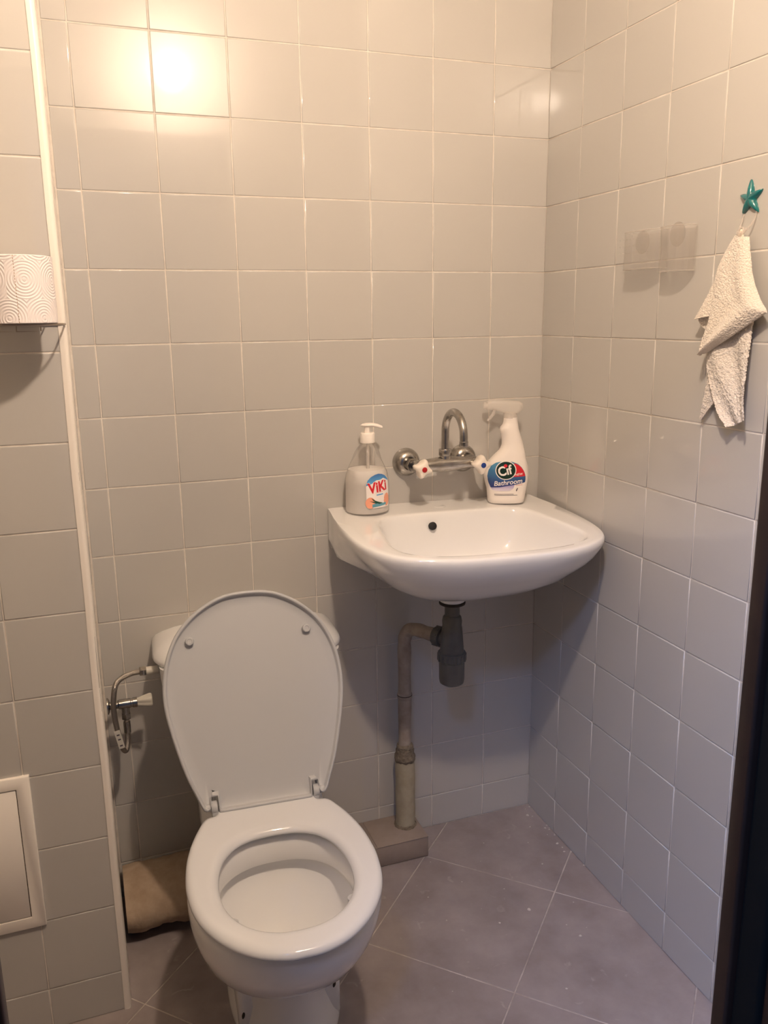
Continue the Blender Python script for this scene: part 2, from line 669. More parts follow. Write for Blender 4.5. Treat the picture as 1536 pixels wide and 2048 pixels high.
# tiled pipe shaft on the left
ws = struct(mk('wall_shaft', *(lambda g: (g.v, g.f))(box(XL - .02, BX - 0.004, BY, 0.02, -0.02, CEIL)), 'grout', smooth=False))
rows_s = [0.0] + [0.0906 + 0.1518 * k for k in range(0, 16)] + [CEIL]
fs_ = (lambda u, z: (u, BY, z), 0.0)
PNL = (-1.452, -1.245, 0.239, 0.553)      # access panel
cols_s = [BX - 0.004, -1.2555, -1.4075, XL]
for a, b in zip(cols_s, cols_s[1:]):
    for z0, z1 in zip(rows_s, rows_s[1:]):
        if z0 >= 2.3:
            continue
        if a < -1.2 and z1 > PNL[2] + .03 and z0 < PNL[3] - .03:
            continue                       # the panel sits here
        add_tile(b, a, z0, z1, fs_, ws)
fret = (lambda u, z: (BX - 0.004, u, z), PI / 2)
rows_ret = rows_s
for z0, z1 in zip(rows_ret, rows_ret[1:]):
    if z0 < 2.3:
        for y0, y1 in ((BY + .012, -0.198), (-0.198, -0.046), (-0.046, 0.0)):
            add_tile(y0, y1, z0, z1, fret, ws)

# white plastic corner strip on the shaft edge
prof = []
R_ = 0.0075
for k in range(9):
    a = -PI / 2 + (PI / 2) * k / 8
    prof.append((BX - 0.0105 + R_ * math.cos(a), BY + 0.004 + R_ * math.sin(a)))
prof = [(BX - 0.0165, BY + 0.001), (BX - 0.0165, BY - 0.0026)] + prof + [(BX + 0.001 - .003, BY + 0.014), (BX - 0.006, BY + 0.014)]
rings = []
for k in range(24):
    z = CEIL * k / 23
    wob = 0.0007 * math.sin(k * 1.7) + 0.0005 * math.sin(k * .6)
    rings.append([(x + wob, y, z) for x, y in prof])
g = loft(rings)
struct(mk('trim_1', g.v, g.f, 'trim', angle=50))

# front wall with the doorway, left wall, ceiling
DL, DR, DH = -1.205, -0.558, 1.985      # opening (frame goes inside)
g = box(DR, 0.12, YF - 0.12, YF, -0.02, CEIL)
g.join(box(XL - .02, DL, YF - 0.12, YF, -0.02, CEIL))
g.join(box(DL, DR, YF - 0.12, YF, DH, CEIL))
struct(mk('wall_front', g.v, g.f, 'paint', smooth=False))
struct(mk('wall_left', *(lambda g: (g.v, g.f))(box(XL - .08, XL, YF, BY, -0.02, CEIL)), 'paint', smooth=False))
struct(mk('ceiling', *(lambda g: (g.v, g.f))(box(XL - .1, 0.1, YF - .12, 0.1, CEIL, CEIL + .06)), 'paint', smooth=False))

# floor with big tiles laid diagonally
fl = struct(mk('floor', *(lambda g: (g.v, g.f))(box(XL - .02, 0.06, YF - .12, 0.04, -0.06, -0.0011)), 'floor_grout', smooth=False))


def clip(poly, ax, lim, keep_less):
    out = []
    for i, a in enumerate(poly):
        b = poly[(i + 1) % len(poly)]
        ia = (a[ax] <= lim) == keep_less
        ib = (b[ax] <= lim) == keep_less
        if ia:
            out.append(a)
        if ia != ib:
            t = (lim - a[ax]) / (b[ax] - a[ax])
            out.append((a[0] + (b[0] - a[0]) * t, a[1] + (b[1] - a[1]) * t))
    return out


S_ = 0.478
for i in range(-8, 6):
    for j in range(-8, 6):
        p0, p1 = -0.478 - S_ * i, -0.478 - S_ * (i + 1)       # x+y
        q0, q1 = 0.226 + S_ * j, 0.226 + S_ * (j + 1)         # x-y
        gq = 0.0021
        p1a, p0a, q0a, q1a = p1 + gq, p0 - gq, q0 + gq, q1 - gq
        poly = [((p + q) / 2, (p - q) / 2) for p, q in ((p0a, q0a), (p0a, q1a), (p1a, q1a), (p1a, q0a))]
        for ax, lim, less in ((0, XL, False), (0, -0.001, True), (1, YF - .1, False), (1, -0.001, True)):
            if poly:
                poly = clip(poly, ax, lim, less)
        if len(poly) < 3:
            continue
        area = 0.5 * sum(poly[k][0] * poly[(k + 1) % len(poly)][1] - poly[(k + 1) % len(poly)][0] * poly[k][1] for k in range(len(poly)))
        if abs(area) < 2e-4:
            continue
        if area < 0:
            poly = poly[::-1]
        cx = sum(p[0] for p in poly) / len(poly)
        cy = sum(p[1] for p in poly) / len(poly)
        rr = [[(x, y, -0.004) for x, y in poly], [(x, y, -0.0006) for x, y in poly],
              [(cx + (x - cx) * .993, cy + (y - cy) * .993, 0.0) for x, y in poly]]
        g = loft(rr)
        mk('tile', g.v, g.f, 'floor', fl, smooth=False)

# door frame in the doorway (dark brown), each jamb and the head its own member
df = empty('door_1', (0, 0, 0))
struct(df)


def jamb(sx, xe):
    # sx=+1: right jamb whose face looks to -x ; xe = face position
    w = 0.05
    a, b = (xe, xe + w) if sx > 0 else (xe - w, xe)
    g = box(a, b, YF - 0.012, YF + 0.006, 0, DH, 0.003)
    mk('jamb_lip', g.v, g.f, 'wood', df, angle=60)
    a2, b2 = (xe + .006, xe + w) if sx > 0 else (xe - w, xe - .006)
    g = box(a2, b2, YF - 0.042, YF - 0.012, 0, DH, 0.004)
    mk('gasket', g.v, g.f, 'gasket', df, angle=60)
    a3, b3 = (xe + .010, xe + w + .02) if sx > 0 else (xe - w - .02, xe - .010)
    g = box(a3, b3, YF - 0.135, YF - 0.042, 0, DH + .02, 0.003)
    mk('jamb', g.v, g.f, 'wood', df, angle=60)
    a4, b4 = (xe + .018, xe + .018 + .07) if sx > 0 else (xe - .018 - .07, xe - .018)
    g = box(a4, b4, YF - 0.147, YF - 0.121, 0, DH + .05, 0.004)
    mk('casing', g.v, g.f, 'wood', df, angle=60)


jamb(1, -0.588)
jamb(-1, -1.175)
g = box(-1.235, -0.528, YF - 0.135, YF + 0.006, DH - 0.035, DH + 0.01, 0.003)
mk('head', g.v, g.f, 'wood', df, angle=60)
g = box(-1.17, -0.593, YF - 0.11, YF - 0.02, -0.001, 0.012, 0.004)
mk('threshold', g.v, g.f, 'wood', df, angle=60)

# the hall the picture is taken from
HX0, HX1, HY0 = -2.5, 0.5, -3.0
struct(mk('floor_hall', *(lambda g: (g.v, g.f))(box(HX0, HX1, HY0, YF - .121, -0.06, 0.0)), 'hall_floor', smooth=False))
struct(mk('ceiling_hall', *(lambda g: (g.v, g.f))(box(HX0, HX1, HY0, YF - .121, 2.66, 2.72)), 'hall_paint', smooth=False))
struct(mk('wall_hall_rear', *(lambda g: (g.v, g.f))(box(HX0, HX1, HY0 - .08, HY0, -0.06, 2.72)), 'hall_paint', smooth=False))
struct(mk('wall_hall_left', *(lambda g: (g.v, g.f))(box(HX0 - .08, HX0, HY0, YF - .121, -0.06, 2.72)), 'hall_paint', smooth=False))
struct(mk('wall_hall_right', *(lambda g: (g.v, g.f))(box(HX1, HX1 + .08, HY0, YF - .121, -0.06, 2.72)), 'hall_paint', smooth=False))
g = box(HX0, XL - .02, YF - .12, YF, -0.02, 2.72)
g.join(box(.12, HX1, YF - .12, YF, -0.02, 2.72)).join(box(XL - .02, .12, YF - .12, YF, CEIL + .06, 2.72))
struct(mk('wall_hall_front', g.v, g.f, 'hall_paint', smooth=False))

# ------------------------------------------------------------------ lamps (behind the view)
hlamp = tag(empty('ceiling_lamp', (HALL.x, HALL.y, 2.66)), 'round white ceiling lamp in the hall outside the door', 'lamp')
g = lathe([(0.27, 0.0), (0.28, -0.03), (0.275, -0.05), (0.265, -0.055), (0.262, -0.04), (0.0005, -0.038)], 48)
mk('housing', g.v, g.f, 'trim', hlamp)
hl.parent = hlamp
hl.location = (0, 0, HALL.z - 2.66)

wl = tag(empty('wall_lamp', (LAMP.x, YF, LAMP.z)), 'small wall lamp with bare bulb above the door', 'lamp')
g = lathe_along([(0.055, 0), (0.055, 0.012), (0.04, 0.022), (0.001, 0.023)], (0, 0, 0), (0, 1, 0), 32)
mk('base_plate', g.v, g.f, 'trim', wl)
dy = LAMP.y - YF
g = lathe_along([(0.02, 0.02), (0.02, dy - 0.03), (0.014, dy - 0.024), (0.001, dy - .023)], (0, 0, 0), (0, 1, 0), 24)
mk('socket', g.v, g.f, 'trim', wl)
mb = mat('glowing_bulb', (1, 1, 1, 1), emission=BULB_COLOR, estr=BULB_STRENGTH)
bm_ = bmesh.new()
bmesh.ops.create_icosphere(bm_, subdivisions=2, radius=BULB_R)
bm_.verts.index_update()
g = G().add([v.co + Vector((0, dy, 0)) for v in bm_.verts], [[v.index for v in f.verts] for f in bm_.faces])
bm_.free()
mk('bulb', g.v, g.f, mb, wl)

# ------------------------------------------------------------------ washbasin
SX = -0.298
S_Z0, S_SL, S_SX = 0.910, 0.055, -0.02      # top plane: z = S_Z0 + S_SL * y + S_SX * x


def deck_z(y, x=0.0):
    return S_Z0 + S_SL * y + S_SX * x


out_half = [(0, -.443), (.06, -.442), (.11, -.437), (.15, -.427), (.185, -.414), (.215, -.397), (.240, -.375), (.258, -.348), (.270, -.314), (.278, -.27),
            (.2805, -.22), (.279, -.16), (.273, -.09), (.265, -.03), (.262, -.008), (.254, -0.0015), (.12, -0.0015), (0, -0.0015)]
in_half = [(0, -.412), (.08, -.410), (.14, -.402), (.185, -.385), (.212, -.358), (.223, -.322), (.218, -.27), (.208, -.21), (.196, -.155),
           (.175, -.120), (.135, -.105), (.06, -.1015), (0, -.101)]
NH = 44
outer = mirror_outline([(p.x * 1.03, p.y) for p in smooth_path([(x, y, 0) for x, y in out_half], 5)], NH)
inner = mirror_outline([(p.x, p.y) for p in smooth_path([(x, y, 0) for x, y in in_half], 5)], NH)


def s_ring(base, s, dz, cy=-.21, sback=None, z_follow=1.0):
    r = []
    for x, y in base:
        sy = s if y < cy else (sback if sback is not None else s)
        yy = cy + (y - cy) * sy
        w = min(1.0, max(0.0, (y + .24) / .16))
        w = w * w * (3 - 2 * w)
        s_ap = 1.0 if dz > -.075 else (.985 if dz > -.09 else (.86 if dz > -.106 else s))
        sx = s + (max(s, s_ap) - s) * w
        r.append((x * sx, yy, deck_z(yy, x * sx) * z_follow + (1 - z_follow) * deck_z(-.2) + dz))
    return r


rings = []
for s, dz, sb, zf in ((.02, -.149, .02, 0), (.14, -.148, .14, 0), (.30, -.146, .3, 0), (.45, -.141, .5, 0), (.56, -.133, .75, .0), (.66, -.119, .95, .1), (.745, -.103, 1, .35),
                      (.80, -.086, 1, .6), (.858, -.071, 1, .8), (.907, -.056, 1, .95), (.945, -.042, 1, 1), (.974, -.0285, 1, 1), (.994, -.017, 1, 1),
                      (1.0, -.0095, 1, 1), (.997, -.0045, 1, 1), (.990, -.0012, .9995, 1), (.982, 0.0, .999, 1)):
    rings.append(s_ring(outer, s, dz, sback=sb, z_follow=zf))
# deck between rim and bowl
for t in (.35, .68, .88):
    a = s_ring(outer, .982, 0, sback=.999)
    b = s_ring(inner, 1.0, 0)
    rings.append([tuple(Vector(p).lerp(Vector(q), t)) for p, q in zip(a, b)])
for s, dz in ((1.01, -.0005), (1.0, -.002), (.985, -.006), (.966, -.016), (.94, -.04), (.90, -.07), (.83, -.095), (.70, -.113), (.50, -.124), (.3, -.129), (.12, -.132), (.02, -.133)):
    r = []
    for x, y in inner:
        cy = -.225
        yy = cy + (y - cy) * s
        r.append((x * s, yy, deck_z(yy, x * s) * (1 if dz > -.05 else .4) + (0 if dz > -.05 else .6) * deck_z(-.22) + dz))
    rings.append(r)
basin = tag(empty('washbasin', (SX, 0, 0)), 'white ceramic washbasin mounted in the tiled corner', 'sink')
g = loft(rings)
mk('bowl', g.v, g.f, 'ceramic', basin, angle=60)
DRX, DRY = -0.027, -0.182
g = lathe([(0.036, .775), (0.033, .752), (0.0305, .735), (0.0295, .712), (0.026, .7095), (0.001, .7095)], 36).xf(Matrix.Translation((DRX, DRY, 0)))
mk('drain_spigot', g.v, g.f, 'ceramic', basin)
g = lathe([(0.030, .7095), (0.031, .7075), (0.0305, .7045), (.024, .703)], 36).xf(Matrix.Translation((DRX, DRY, 0)))
mk('rubber_washer', g.v, g.f, 'recess_dark', basin)
# overflow hole in the rear wall of the bowl
g = lathe_along([(0.0095, -.004), (0.0095, .0022), (.0085, .0026), (0.0005, .0026)], (-.047, -.1128, .876), (0, -1, .35), 28)
mk('overflow_hole', g.v, g.f, 'black', basin)
# blind tap-hole outline on the deck
g = lathe([(0.016, 0), (0.016, .0006), (.0155, .0008), (.001, .0008)], 30).xf(Matrix.Translation((-.004, -.052, deck_z(-.052) - .0005)))
mk('tap_hole_cover', g.v, g.f, 'ceramic', basin)
# chrome drain grid
g = lathe([(0.024, .770), (0.024, .7735), (.02, .775), (.001, .774)], 28).xf(Matrix.Translation((DRX, DRY - .03, 0)))
mk('drain_grid', g.v, g.f, 'chrome', basin)

# ------------------------------------------------------------------ bottle trap and waste pipe
TX, TY = SX + DRX, DRY
trap = tag(empty('bottle_trap', (TX, TY, 0)), 'grey plastic bottle trap hanging under the washbasin', 'trap')
g = lathe([(.0165, .703), (.0175, .702), (.0175, .672), (.0165, .668), (.0165, .655)], 28)
mk('tailpipe', g.v, g.f, 'trap', trap)
g = lathe([(.018, .676), (.0215, .672), (.0235, .662), (.0225, .650), (.0235, .648), (.0255, .625), (.0275, .60), (.0285, .582), (.028, .578)], 32)
mk('trap_body', g.v, g.f, 'trap', trap)
gg = G()
gg.join(lathe([(.028, .586), (.0325, .584), (.0328, .566), (.030, .562)], 32))
for k in range(16):
    a = 2 * PI * k / 16
    gg.join(box(-.003, .003, -.0345, -.030, .564, .582, .0008, 1).xf(Matrix.Rotation(a, 4, 'Z')))
mk('union_nut', gg.v, gg.f, 'trap', trap)
g = lathe([(.0295, .565), (.0302, .555), (.0302, .517), (.0285, .508), (.022, .5035), (.001, .503)], 36)
mk('cup', g.v, g.f, 'trap', trap)
od = Vector((-.070, .125, 0)).normalized()           # outlet runs back and left to the wall pipe
oz = .613
g = lathe_along([(.016, .012), (.0165, .032), (.016, .034)], (0, 0, oz), od, 24)
mk('outlet', g.v, g.f, 'trap', trap)
gg = lathe_along([(.0165, .028), (.0225, .030), (.0235, .034), (.0235, .046), (.022, .049), (.017, .050)], (0, 0, oz), od, 28)
for k in range(10):
    a = 2 * PI * k / 10
    rib = box(-.0025, .0025, .0225, .0252, .032, .047, .0006, 1)
    gg.join(rib.xf(rot_to(od) @ Matrix.Rotation(a, 4, 'Z')).xf(Matrix.Translation((0, 0, oz))))
mk('outlet_nut', gg.v, gg.f, 'trap', trap)

PX, PY = -.393, -.047
wp = tag(empty('waste_pipe', (PX, PY, 0)), 'old painted waste pipe bending down from the trap to the floor ledge', 'pipe')
a0 = Vector((TX, TY, oz)) + od * .051 - Vector((PX, PY, 0))
path = [a0, a0 + od * .03, Vector((.018, -.026, .608)), Vector((.006, -.008, .598)), Vector((0.001, 0, .575)), Vector((0, 0, .54)), Vector((.0, 0, .42)), Vector((-.001, 0, .262))]
pp = smooth_path(path, 6)
g = tube(pp, [.0165 + .0008 * math.sin(k * .9) for k in range(len(pp))], 20)
mk('bent_tube', g.v, g.f, 'pipe', wp, angle=70)
g = lathe([(.0165, .432), (.0188, .430), (.0190, .424), (.0185, .418), (.0165, .416)], 24)
mk('cracked_collar', g.v, g.f, 'pipe', wp, angle=70)
g = lathe([(.0172, .428), (.0192, .4275), (.0192, .4255), (.0172, .425)], 24)
mk('dark_seam', g.v, g.f, 'recess_dark', wp)
rr = []
random.seed(3)
for k, (r, z) in enumerate([(.017, .290), (.0195, .289), (.0225, .283), (.0205, .278), (.024, .272), (.0232, .266), (.0268, .259), (.0275, .252), (.0262, .245)]):
    rr.append([((r + random.uniform(-.0016, .0016)) * math.cos(2 * PI * i / 24), (r + random.uniform(-.0016, .0016)) * math.sin(2 * PI * i / 24), z + random.uniform(-.0015, .0015)) for i in range(24)])
g = loft(rr)
mk('packed_joint', g.v, g.f, 'rust', wp, angle=80)
rr = []
for k in range(14):
    z = .058 + (.25 - .058) * k / 13
    rr.append([((.0255 + .0007 * math.sin(3 * 2 * PI * i / 28 + k)) * math.cos(2 * PI * i / 28), (.0255 + .0007 * math.sin(2 * 2 * PI * i / 28 - k)) * math.sin(2 * PI * i / 28), z) for i in range(28)])
g = loft(rr)
mk('sleeve', g.v, g.f, 'sleeve', wp, angle=70)
rr = []
for r, z in ((.030, .0575), (.0285, .061), (.0262, .064), (.025, .066)):
    rr.append([((r + random.uniform(-.0016, .002)) * math.cos(2 * PI * i / 30), (r + random.uniform(-.0016, .002)) * math.sin(2 * PI * i / 30), z + (random.uniform(-.001, .0015) if z > .058 else 0)) for i in range(30)])
g = loft(rr)
mk('cement_foot', g.v, g.f, 'rust', wp, angle=80)

# low ledge behind the toilet, and the raw plaster lump on the left
ld = tag(empty('pipe_ledge', (-.356, -.118, 0)), 'low stone-coloured ledge on the floor under the waste pipe', 'ledge')
g = box(-.27, -.001, .0, .1165, 0.0005, .0575, .003)
mk('ledge_body', g.v, g.f, 'ledge', ld, angle=60)
for x0, x1 in ((-.14, -.002), (-.27, -.143)):
    g = box(x0 + .0, x1, -.0012, .1165, .0575, .0588, .0006)
    mk('top_tile', g.v, g.f, 'ledge', ld, angle=60)

random.seed(11)
lp = tag(empty('plaster_lump', (-1.03, -.10, 0)), 'rough beige plaster covering the drain beside the tiled shaft', 'plaster')
rr = []
for k in range(22):
    x = -.072 + .20 * k / 21
    ring = []
    lump = 1 + .035 * math.sin(k * .55) + .012 * math.sin(k * 2.1)
    for i in range(26):
        a = 2 * PI * i / 26
        ry, rz = .093 * lump, .060 * (lump if k > 1 else .96)
        yy, zz = ry * math.cos(a), .068 + rz * math.sin(a)
        zz += .0015 * math.sin(4 * a + k * .5) + random.uniform(-.001, .001)
        yy += random.uniform(-.001, .001)
        ring.append((x, min(yy, .098), max(.0005 + .012 * (1 if yy < -.02 else .2) * (k / 21), zz)))
    rr.append(ring)
g = loft(rr)
mk('plaster_body', g.v, g.f, 'plaster', lp, angle=60)

# ------------------------------------------------------------------ wall mixer tap
fx0, fx1, fz = -.369, -.219, 1.013
tap = tag(empty('mixer_tap', (-.294, 0, fz)), 'chrome wall-mounted mixer tap with arched spout above the washbasin', 'tap')
for sx in (-.075, .075):
    prof = [(.0345, .0015), (.0345, .004), (.0335, .010), (.0305, .0175), (.0255, .0235), (.019, .027), (.0165, .0275), (.016, .026), (.012, .025)]
    g = lathe_along(prof, (sx, 0, 0), (0, -1, 0), 40)
    mk('escutcheon', g.v, g.f, 'chrome', tap)
    g = lathe_along([(.0105, .024), (.0105, .045)], (sx, 0, 0), (0, -1, 0), 20)
    mk('union', g.v, g.f, 'chrome', tap)
    g = hexnut(.0165, .016).xf(Matrix.Translation((sx, -.038, 0)) @ rot_to((0, -1, 0)))
    mk('union_nut', g.v, g.f, 'chrome', tap, angle=25)
# body bar
prof = [(.0125, -.082), (.014, -.078), (.0145, -.05), (.0165, -.03), (.0185, -.012), (.0185, .012), (.0165, .03), (.0145, .05), (.014, .078), (.0125, .082)]
g = lathe_along(prof, (0, -.068, 0), (1, 0, 0), 28)
g.join(lathe([(.0145, .006), (.0135, .018), (.0125, .022)], 28).xf(Matrix.Translation((0, -.068, 0))))
mk('body', g.v, g.f, 'chrome', tap)
g = lathe([(.0148, .021), (.0155, .022), (.0155, .035), (.0148, .0365), (.010, .037)], 30).xf(Matrix.Translation((0, -.068, 0)))
mk('spout_collar', g.v, g.f, 'chrome', tap)
pts = [(0, -.068, .03), (0, -.068, .055), (0, -.068, .074)]
for k in range(1, 20):
    a = PI * k / 20
    pts.append((0, -.119 + .051 * math.cos(a), .077 + .051 * math.sin(a)))
pts += [(0, -.170, .077), (0, -.1705, .058)]
g = tube(pts, .0093, 22)
mk('spout', g.v, g.f, 'chrome', tap)
g = lathe([(.0098, .056), (.0103, .057), (.0103, .067), (.0095, .068)], 26).xf(Matrix.Translation((0, -.1705, 0)))
mk('spout_tip', g.v, g.f, 'chrome', tap)
for sx, dotm, tw in ((-.075, 'red', .30), (.075, 'blue', .03)):
    g = lathe_along([(.0115, .078), (.0115, .092), (.009, .094)], (sx, 0, 0), (0, -1, 0), 20)
    mk('valve_neck', g.v, g.f, 'chrome', tap)
    rr = []
    for sc, yy in ((.62, .086), (.78, .090), (.98, .104), (1.0, .113), (.93, .1185), (.80, .121), (.4, .1218)):
        ring = []
        for i in range(48):
            a = 2 * PI * i / 48
            r = .0182 + .0042 * math.cos(4 * a) + .0008 * math.cos(8 * a)
            ring.append((sx + r * sc * math.sin(a + tw), -yy, r * sc * math.cos(a + tw)))
        rr.append(ring)
    g = loft(rr)
    h = mk('handle', g.v, g.f, 'knob', tap, angle=50)
    g = lathe_along([(.0062, .1215), (.0062, .1228), (.0056, .1232), (.0003, .1233)], (sx, 0, 0), (0, -1, 0), 24)
    mk('colour_dot', g.v, g.f, dotm, h)


# ------------------------------------------------------------------ printed labels on curved bottles
def text_mesh(body, size, off=0.0, shear=0.0):
    cu = bpy.data.curves.new('txt', 'FONT')
    cu.body = body
    cu.size = size
    cu.offset = off
    cu.shear = shear
    cu.align_x = 'CENTER'
    cu.resolution_u = 3
    o = bpy.data.objects.new('txt', cu)
    COL.objects.link(o)
    dg = bpy.context.evaluated_depsgraph_get()
    me = o.evaluated_get(dg).to_mesh()
    b = bmesh.new()
    b.from_mesh(me)
    # split long faces so the letters can bend
    bmesh.ops.triangulate(b, faces=b.faces)
    b.verts.index_update()
    v = [(p.co.x, p.co.y) for p in b.verts]
    f = [[q.index for q in p.verts] for p in b.faces]
    b.free()
    o.evaluated_get(dg).to_mesh_clear()
    bpy.data.objects.remove(o, do_unlink=True)
    bpy.data.curves.remove(cu)
    return v, f


def patch(poly, nx=22, ny=8):
    """fill a vertically convex polygon (u,v) with a grid"""
    us = [p[0] for p in poly]
    u0, u1 = min(us) + 1e-6, max(us) - 1e-6
    v, f = [], []
    for i in range(nx + 1):
        u = u0 + (u1 - u0) * (0.5 - 0.5 * math.cos(PI * i / nx))
        ys = []
        for a, b in zip(poly, poly[1:] + poly[:1]):
            if (a[0] <= u) != (b[0] <= u):
                ys.append(a[1] + (b[1] - a[1]) * (u - a[0]) / (b[0] - a[0]))
        lo, hi = (min(ys), max(ys)) if ys else (v[-1][1], v[-1][1])
        for j in range(ny + 1):
            v.append((u, lo + (hi - lo) * j / ny))
    for i in range(nx):
        for j in range(ny):
            k = i * (ny + 1) + j
            f.append((k, k + ny + 1, k + ny + 2, k + 1))
    return v, f


def arc(cx, cy, r, a0, a1, n=24, ry=None):
    ry = ry or r
    return [(cx + r * math.cos(math.radians(a0 + (a1 - a0) * k / n)), cy + ry * math.sin(math.radians(a0 + (a1 - a0) * k / n))) for k in range(n + 1)]


def on_surface(name, vf, surf, off, m, parent):
    v, f = vf
    return mk(name, [surf(u, w, off) for u, w in v], f, m, parent, smooth=False, recalc=False)


# ------------------------------------------------------------------ white spray bottle
CX_, CY_ = -.126, -.060
cz = deck_z(CY_, CX_ - SX) + .0005
sb = tag(empty('spray_bottle', (CX_, CY_, cz + .002), -math.radians(21)), 'white trigger spray cleaner bottle with round blue and red label', 'bottle')
K = .0001477
sb.scale = (1, 1, .92)
tab = [(0, -288, 293), (.003, -302, 307), (.0368, -320, 340), (.0550, -352, 358), (.0736, -378, 370), (.0957, -362, 363), (.1134, -292, 332), (.1252, -222, 315),
       (.140, -125, 298), (.1546, -84, 274), (.1693, -84, 250), (.184, -98, 217), (.1945, -122, 195), (.2, -124, 190), (.209, -78, 180), (.2164, -62, 170), (.228, -60, 160)]
dep = [(0, .028), (.003, .030), (.06, .0315), (.10, .031), (.13, .028), (.155, .024), (.184, .0215), (.2, .021), (.209, .0175), (.228, .0160)]


def interp(t, z, k):
    for a, b in zip(t, t[1:]):
        if z <= b[0]:
            s = (z - a[0]) / (b[0] - a[0])
            s = min(max(s, 0), 1)
            return a[k] + (b[k] - a[k]) * s
    return t[-1][k]


def cif_sec(z):
    l, r = interp(tab, z, 1) * K, interp(tab, z, 2) * K
    return (l + r) / 2, (r - l) / 2, interp(dep, z, 1)


rings = []
zs = [0, .0015, .003, .012] + [.02 + .0065 * k for k in range(32)]
zs = [z for z in zs if z < .226] + [.228]
for z in zs:
    c, w, d = cif_sec(z)
    n_ = 2.6 if z < .14 else 2.2
    ring = []
    for i in range(48):
        a = 2 * PI * i / 48
        ca, sa = math.cos(a), math.sin(a)
        ring.append((c + w * math.copysign(abs(ca) ** (2 / n_), ca), d * math.copysign(abs(sa) ** (2 / n_), sa), z))
    rings.append(ring)
g = loft(rings)
mk('bottle_body', g.v, g.f, 'bottle_white', sb, angle=70)


def cif_surf(u, v, off):
    c, w, d = cif_sec(v)
    t = min(abs((u - c) / w), .999)
    return (u, -d * (1 - t ** 2.6) ** (1 / 2.6) - off, v)


def cp(x, y):
    """label drawing coordinates (photo crop) to bottle u,v"""
    return ((x - 485) * K, (1950 - y) * K * .995)


def cpl(l):
    return [cp(*p) for p in l]


lab_out = [(215, 1650), (170, 1540), (158, 1440), (172, 1340), (215, 1255), (290, 1195), (380, 1172), (470, 1168), (560, 1176), (650, 1215), (715, 1280), (762, 1360),
           (787, 1440), (790, 1500), (785, 1560), (640, 1590), (500, 1612), (350, 1640)]
lbl = on_surface('label', patch(cpl(lab_out), 26, 10), cif_surf, .0005, 'lbl_blue', sb)
on_surface('red_panel', patch(cpl([(560, 1450), (600, 1395), (622, 1330), (615, 1255), (590, 1200), (660, 1232), (720, 1292), (760, 1365), (786, 1445)]), 16, 6), cif_surf, .0008, 'lbl_red', lbl)
on_surface('white_ring', patch(cpl(arc(455, 1330, 172, 0, 359, 40)), 20, 8), cif_surf, .0010, 'lbl_white', lbl)
on_surface('green_disc', patch(cpl(arc(455, 1330, 157, 0, 359, 40)), 20, 8), cif_surf, .0013, 'lbl_green', lbl)


def text_on(body, x, y, size, rot, m, surf, off, parent, fn, shear=0.0, bold=0.0, sx=1.0):
    v, f = text_mesh(body, size, bold, shear)
    cr, sr = math.cos(rot), math.sin(rot)
    v = [((a * sx * cr - b * sr), (a * sx * sr + b * cr)) for a, b in v]
    ox, oy = fn(x, y)
    return on_surface('lettering', ([(a + ox, b + oy) for a, b in v], f), surf, off, m, parent)


text_on('Cıf', 452, 1412, .0345, .23, 'lbl_white', cif_surf, .0017, lbl, cp, bold=.0009, sx=.82)
on_surface('i_dot', patch(cpl(arc(447, 1247, 30, 0, 359, 20)), 10, 4), cif_surf, .0019, 'lbl_red', lbl)
text_on('NEW', 668, 1425, .0085, .07, 'lbl_white', cif_surf, .0012, lbl, cp, shear=.2, bold=.0001)
text_on('Bathroom', 497, 1590, .0182, .115, 'lbl_white', cif_surf, .0012, lbl, cp, shear=.22, bold=.00025, sx=.94)
l2 = on_surface('label_foot', patch(cpl([(235, 1690), (218, 1652), (350, 1642), (500, 1614), (600, 1600), (590, 1660), (520, 1710), (400, 1712), (300, 1706)]), 14, 5), cif_surf, .0004, 'lbl_violet', sb)
for (x0, x1, y) in ((275, 590, 1768), (275, 655, 1787)):
    on_surface('fine_print', patch(cpl([(x0, y + 4), (x1, y + 4), (x1, y - 4), (x0, y - 4)]), 10, 1), cif_surf, .0004, 'lbl_grey', l2)
on_surface('fine_print', patch(cpl([(620, 1615), (735, 1602), (735, 1594), (620, 1607)]), 6, 1), cif_surf, .0005, 'lbl_pink', l2)
on_surface('pictogram', patch(cpl([(628, 1700), (640, 1670), (655, 1650), (662, 1662), (650, 1690), (640, 1730)]), 6, 2), cif_surf, .0005, 'lbl_grey', l2)

# clear sprayer head with trigger
g = G()
g.join(lathe([(.0165, .226), (.0165, .236), (.015, .240)], 28).xf(Matrix.Translation((cp(530, 0)[0], 0, 0))))
mk('screw_collar', g.v, g.f, 'head_clear', sb)
hp = [(-.0505, .258, .0075, .010), (-.046, .259, .0085, .0125), (-.034, .2605, .009, .013), (-.018, .258, .010, .0155), (.0, .254, .0125, .0185), (.016, .252, .013, .0195), (.028, .254, .011, .015), (.0365, .256, .006, .008)]
rr = []
for x, zc, hy, hz in hp:
    ring = []
    for i in range(24):
        a = 2 * PI * i / 24
        ca, sa = math.cos(a), math.sin(a)
        ring.append((x, hy * math.copysign(abs(ca) ** .75, ca), zc + hz * math.copysign(abs(sa) ** .75, sa)))
    rr.append(ring)
g = loft(rr)
mk('sprayer_head', g.v, g.f, 'head_clear', sb, angle=60)
pts = smooth_path([(-.030, 0, .250), (-.034, 0, .238), (-.040, 0, .228), (-.0475, 0, .219)], 5)
g = tube(pts, [.0055, .0054, .0052, .005, .0048, .0046, .0044, .0042, .004, .0038, .0036, .0036, .0034, .0033, .0032, .003][:len(pts)], 12)
